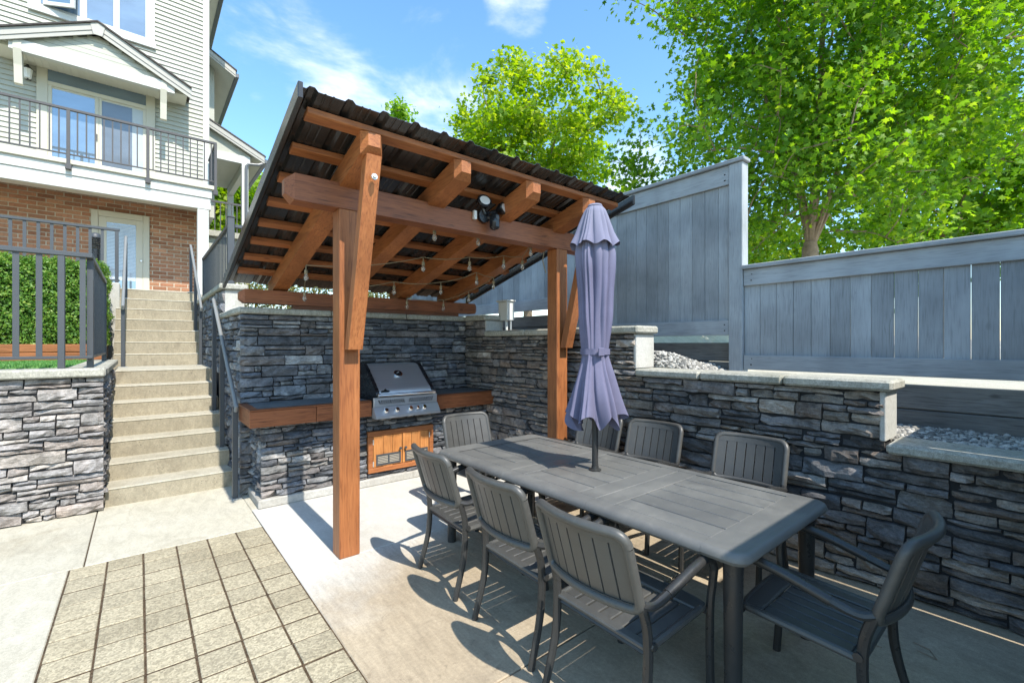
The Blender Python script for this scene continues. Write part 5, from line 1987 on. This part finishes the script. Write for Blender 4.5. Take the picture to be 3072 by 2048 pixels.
def tree(name, label, base, fork, centre, rad, ntips, per, size, seed, mat='maple', limbs=5, trunk_r=.13, spread=.2, shape='maple', low=-1.0, lobes=7, extra=()):
    global rng
    keep = rng
    rng = np.random.default_rng(seed)
    rnd = random.Random(seed)
    T = thing(name, label, 'tree', base)
    base, fork, C = Vector(base), Vector(fork), np.array(centre, float)
    Rr = np.array(rad, float)
    part('trunk', G().tube([base, base.lerp(fork, .5) + Vector((.03, .02, 0)), fork, fork + Vector((0, 0, .12))], [trunk_r * 1.15, trunk_r, trunk_r * 1.05, trunk_r * .8], 12), 'bark', T, True)
    nodes = []
    bg = G()
    for i in range(limbs):
        a = 2 * pi * i / limbs + rnd.uniform(-.35, .35)
        rr = rnd.uniform(.35, .75) if i else .1
        end = Vector((C[0] + Rr[0] * rr * cos(a), C[1] + Rr[1] * rr * sin(a), C[2] + Rr[2] * rnd.uniform(.15, .75)))
        c1 = fork.lerp(end, .32) + Vector((0, 0, .22))
        c2 = fork.lerp(end, .7) + Vector((rnd.uniform(-.2, .2), rnd.uniform(-.2, .2), .1))
        pth = smooth_path([fork, c1, c2, end], 5)
        m = len(pth)
        r0 = trunk_r * rnd.uniform(.4, .58)
        bg.tube(pth, [r0 * (1 - .82 * k / m) for k in range(m)], 7)
        nodes += [(p, r0 * (1 - .82 * k / m)) for k, p in enumerate(pth) if k > 1]
    ND = np.array([tuple(p) for p, _ in nodes])
    # crown envelope with lobes so that the outline is uneven
    lob = [(np.array([rnd.gauss(0, 1) for _ in range(3)]), rnd.uniform(.62, 1.2)) for _ in range(lobes * 4)]
    LD = np.array([l[0] / np.linalg.norm(l[0]) for l in lob])
    LV = np.array([l[1] for l in lob])
    P, TN = [], []
    tips = []
    while len(tips) < ntips:
        d = rng.normal(0, 1, 3)
        d /= np.linalg.norm(d)
        if d[2] < low:
            continue
        sc = LV[np.argmax(LD @ d)]
        r_ = (rng.uniform(.05, 1) ** .42) * sc
        tips.append(C + Rr * d * r_)
    tips += [np.array(e, float) for e in extra]
    tips.sort(key=lambda p: float(np.linalg.norm(p - np.array(fork))))
    for tp in tips:
        dist = np.linalg.norm(ND - tp, axis=1) + np.maximum(0, ND[:, 2] - tp[2]) * 1.5
        j = int(np.argmin(dist))
        s0 = Vector(ND[j])
        tv = Vector(tp)
        midp = s0.lerp(tv, .55) + Vector((rnd.uniform(-.1, .1), rnd.uniform(-.1, .1), rnd.uniform(-.05, .12)))
        pth = smooth_path([s0, midp, tv], 3)
        L = (tv - s0).length
        r0 = min(.022, .006 + .008 * L)
        bg.tube(pth, [r0 * (1 - .75 * k / (len(pth) - 1)) for k in range(len(pth))], 4, cap=False)
        A = np.array([tuple(q) for q in pth])
        ND = np.concatenate([ND, A[2:-1]])
        n = int(per * rng.uniform(.6, 1.4))
        t = rng.uniform(.3, 1.05, n) * (len(A) - 1)
        i0 = np.clip(t.astype(int), 0, len(A) - 2)
        fr = (t - i0)[:, None]
        pos = A[i0] * (1 - fr) + A[i0 + 1] * fr
        pos = pos + rng.normal(0, spread, (n, 3)) * np.array([1, 1, .72])
        P.append(pos)
        TN.append(np.full(n, rng.normal(0, .12)))
    P = np.concatenate(P)
    TN = np.concatenate(TN)
    N = rng.normal(0, .62, P.shape)
    N[:, 2] += .75
    out = (P - C) / Rr
    N += out * .25
    N /= np.linalg.norm(N, axis=1, keepdims=True)
    V, F, k = leaf_quads(P, N, rng.uniform(.6, 1.25, len(P)) * size, shape)
    tint = np.clip(rng.normal(.45, .2, len(P)) + TN, 0, 1)
    np_mesh('crown', V, F, mat, T, np.repeat(tint, k), 'stuff')
    part('branches', bg, 'bark', T, True)
    rng = keep
    return T


tree('maple_tree', 'big broad green maple rising behind the low fence at the right', (8.55, 2.69, 1.2), (8.55, 2.69, 3.15), (8.7, 2.4, 6.3), (3.2, 3.2, 3.4), 640, 100, .083, 101,
     'maple', 7, .115, .2, 'maple', low=-.97,
     extra=[(6.6, 4.6, 4.3), (6.5, 4.9, 4.5), (6.8, 4.4, 4.1), (7.0, 4.2, 4.0), (6.4, 5.1, 4.8), (6.7, 4.7, 4.6), (7.3, 4.6, 4.9), (7.4, 4.3, 4.3),
            (7.9, 2.2, 3.7), (7.8, 2.9, 3.9), (7.9, 3.3, 3.8), (8.1, 1.7, 3.9), (7.7, 2.5, 4.2), (8.0, 3.8, 3.7), (8.2, 1.1, 3.9), (7.7, 1.9, 4.4), (7.6, 3.2, 4.4)])
tree('maple_tree', 'yellow green maple with upright crown behind the shelter roof', (7.9, 9.0, 1.9), (7.9, 9.0, 4.3), (7.95, 9.1, 6.15), (2.75, 2.75, 2.6), 300, 90, .098, 102, 'maple_light', 6, .11, .17, 'star', low=-.8, lobes=9)
tree('slim_tree', 'slim treetop peeking over the shelter roof ridge', (6.2, 12.8, 1.9), (6.2, 12.8, 4.6), (6.25, 12.85, 7.0), (.75, .75, 1.75), 60, 60, .12, 103, 'maple', 3, .07, .16, 'star')
tree('maple_tree', 'smaller maple farther back at the right edge beyond the fence', (15.6, 2.0, 1.1), (15.6, 2.0, 3.0), (15.8, 1.9, 5.6), (3.4, 3.4, 3.0), 230, 60, .15, 104, 'maple', 5, .13, .27, 'star', low=-.9)
tree('maple_tree', 'low distant maple seen past the trunk of the big maple', (15.0, 6.2, 1.3), (15.0, 6.2, 2.6), (15.0, 6.2, 4.2), (2.4, 2.4, 1.9), 110, 55, .15, 105, 'maple_light', 4, .1, .26, 'star')
tree('round_tree', 'bright green tree glimpsed between the porch columns of the house', (3.3, 24.0, 1.5), (3.3, 24.0, 5.0), (3.3, 24.0, 7.6), (2.0, 2.0, 2.2), 130, 70, .2, 106, 'maple_light', 4, .12, .28, 'star')


def shrub(name, label, c, rad, n, size, mat, seed):
    global rng
    keep = rng
    rng = np.random.default_rng(seed)
    T = thing(name, label, 'shrub', (c[0], c[1], c[2] - rad[2]))
    d = rng.normal(0, 1, (n, 3))
    d /= np.linalg.norm(d, axis=1, keepdims=True)
    P = np.array(c) + d * np.array(rad) * (rng.uniform(.2, 1, (n, 1)) ** .4) * (1 + .2 * np.sin(d[:, :1] * 9 + d[:, 2:] * 7))
    N = d + rng.normal(0, .7, d.shape)
    N /= np.linalg.norm(N, axis=1, keepdims=True)
    V, F, k = leaf_quads(P, N, rng.uniform(.6, 1.3, n) * size)
    np_mesh('foliage', V, F, mat, T, np.repeat(np.clip(rng.normal(.5, .22, n), 0, 1), k), 'stuff')
    g = G()
    for i in range(6):
        g.tube([(c[0], c[1], c[2] - rad[2]), tuple(np.array(c) + np.array(rad) * d[i] * .6)], [.02, .006], 5)
    part('stems', g, 'bark', T)
    rng = keep


for i, (c, r_, lb) in enumerate((((1.75, 8.6, 2.35), (.6, .5, .5), 'yellowish shrub behind the rear beam, next to the pier wall'),
                                 ((2.75, 8.8, 2.4), (.65, .5, .5), 'yellowish shrub behind the rear beam, middle one of three'),
                                 ((3.75, 8.7, 2.35), (.6, .5, .48), 'yellowish shrub behind the rear beam, nearest the fence'))):
    shrub('garden_shrub', lb, c, r_, 3500, .055, 'shrub', 200 + i)
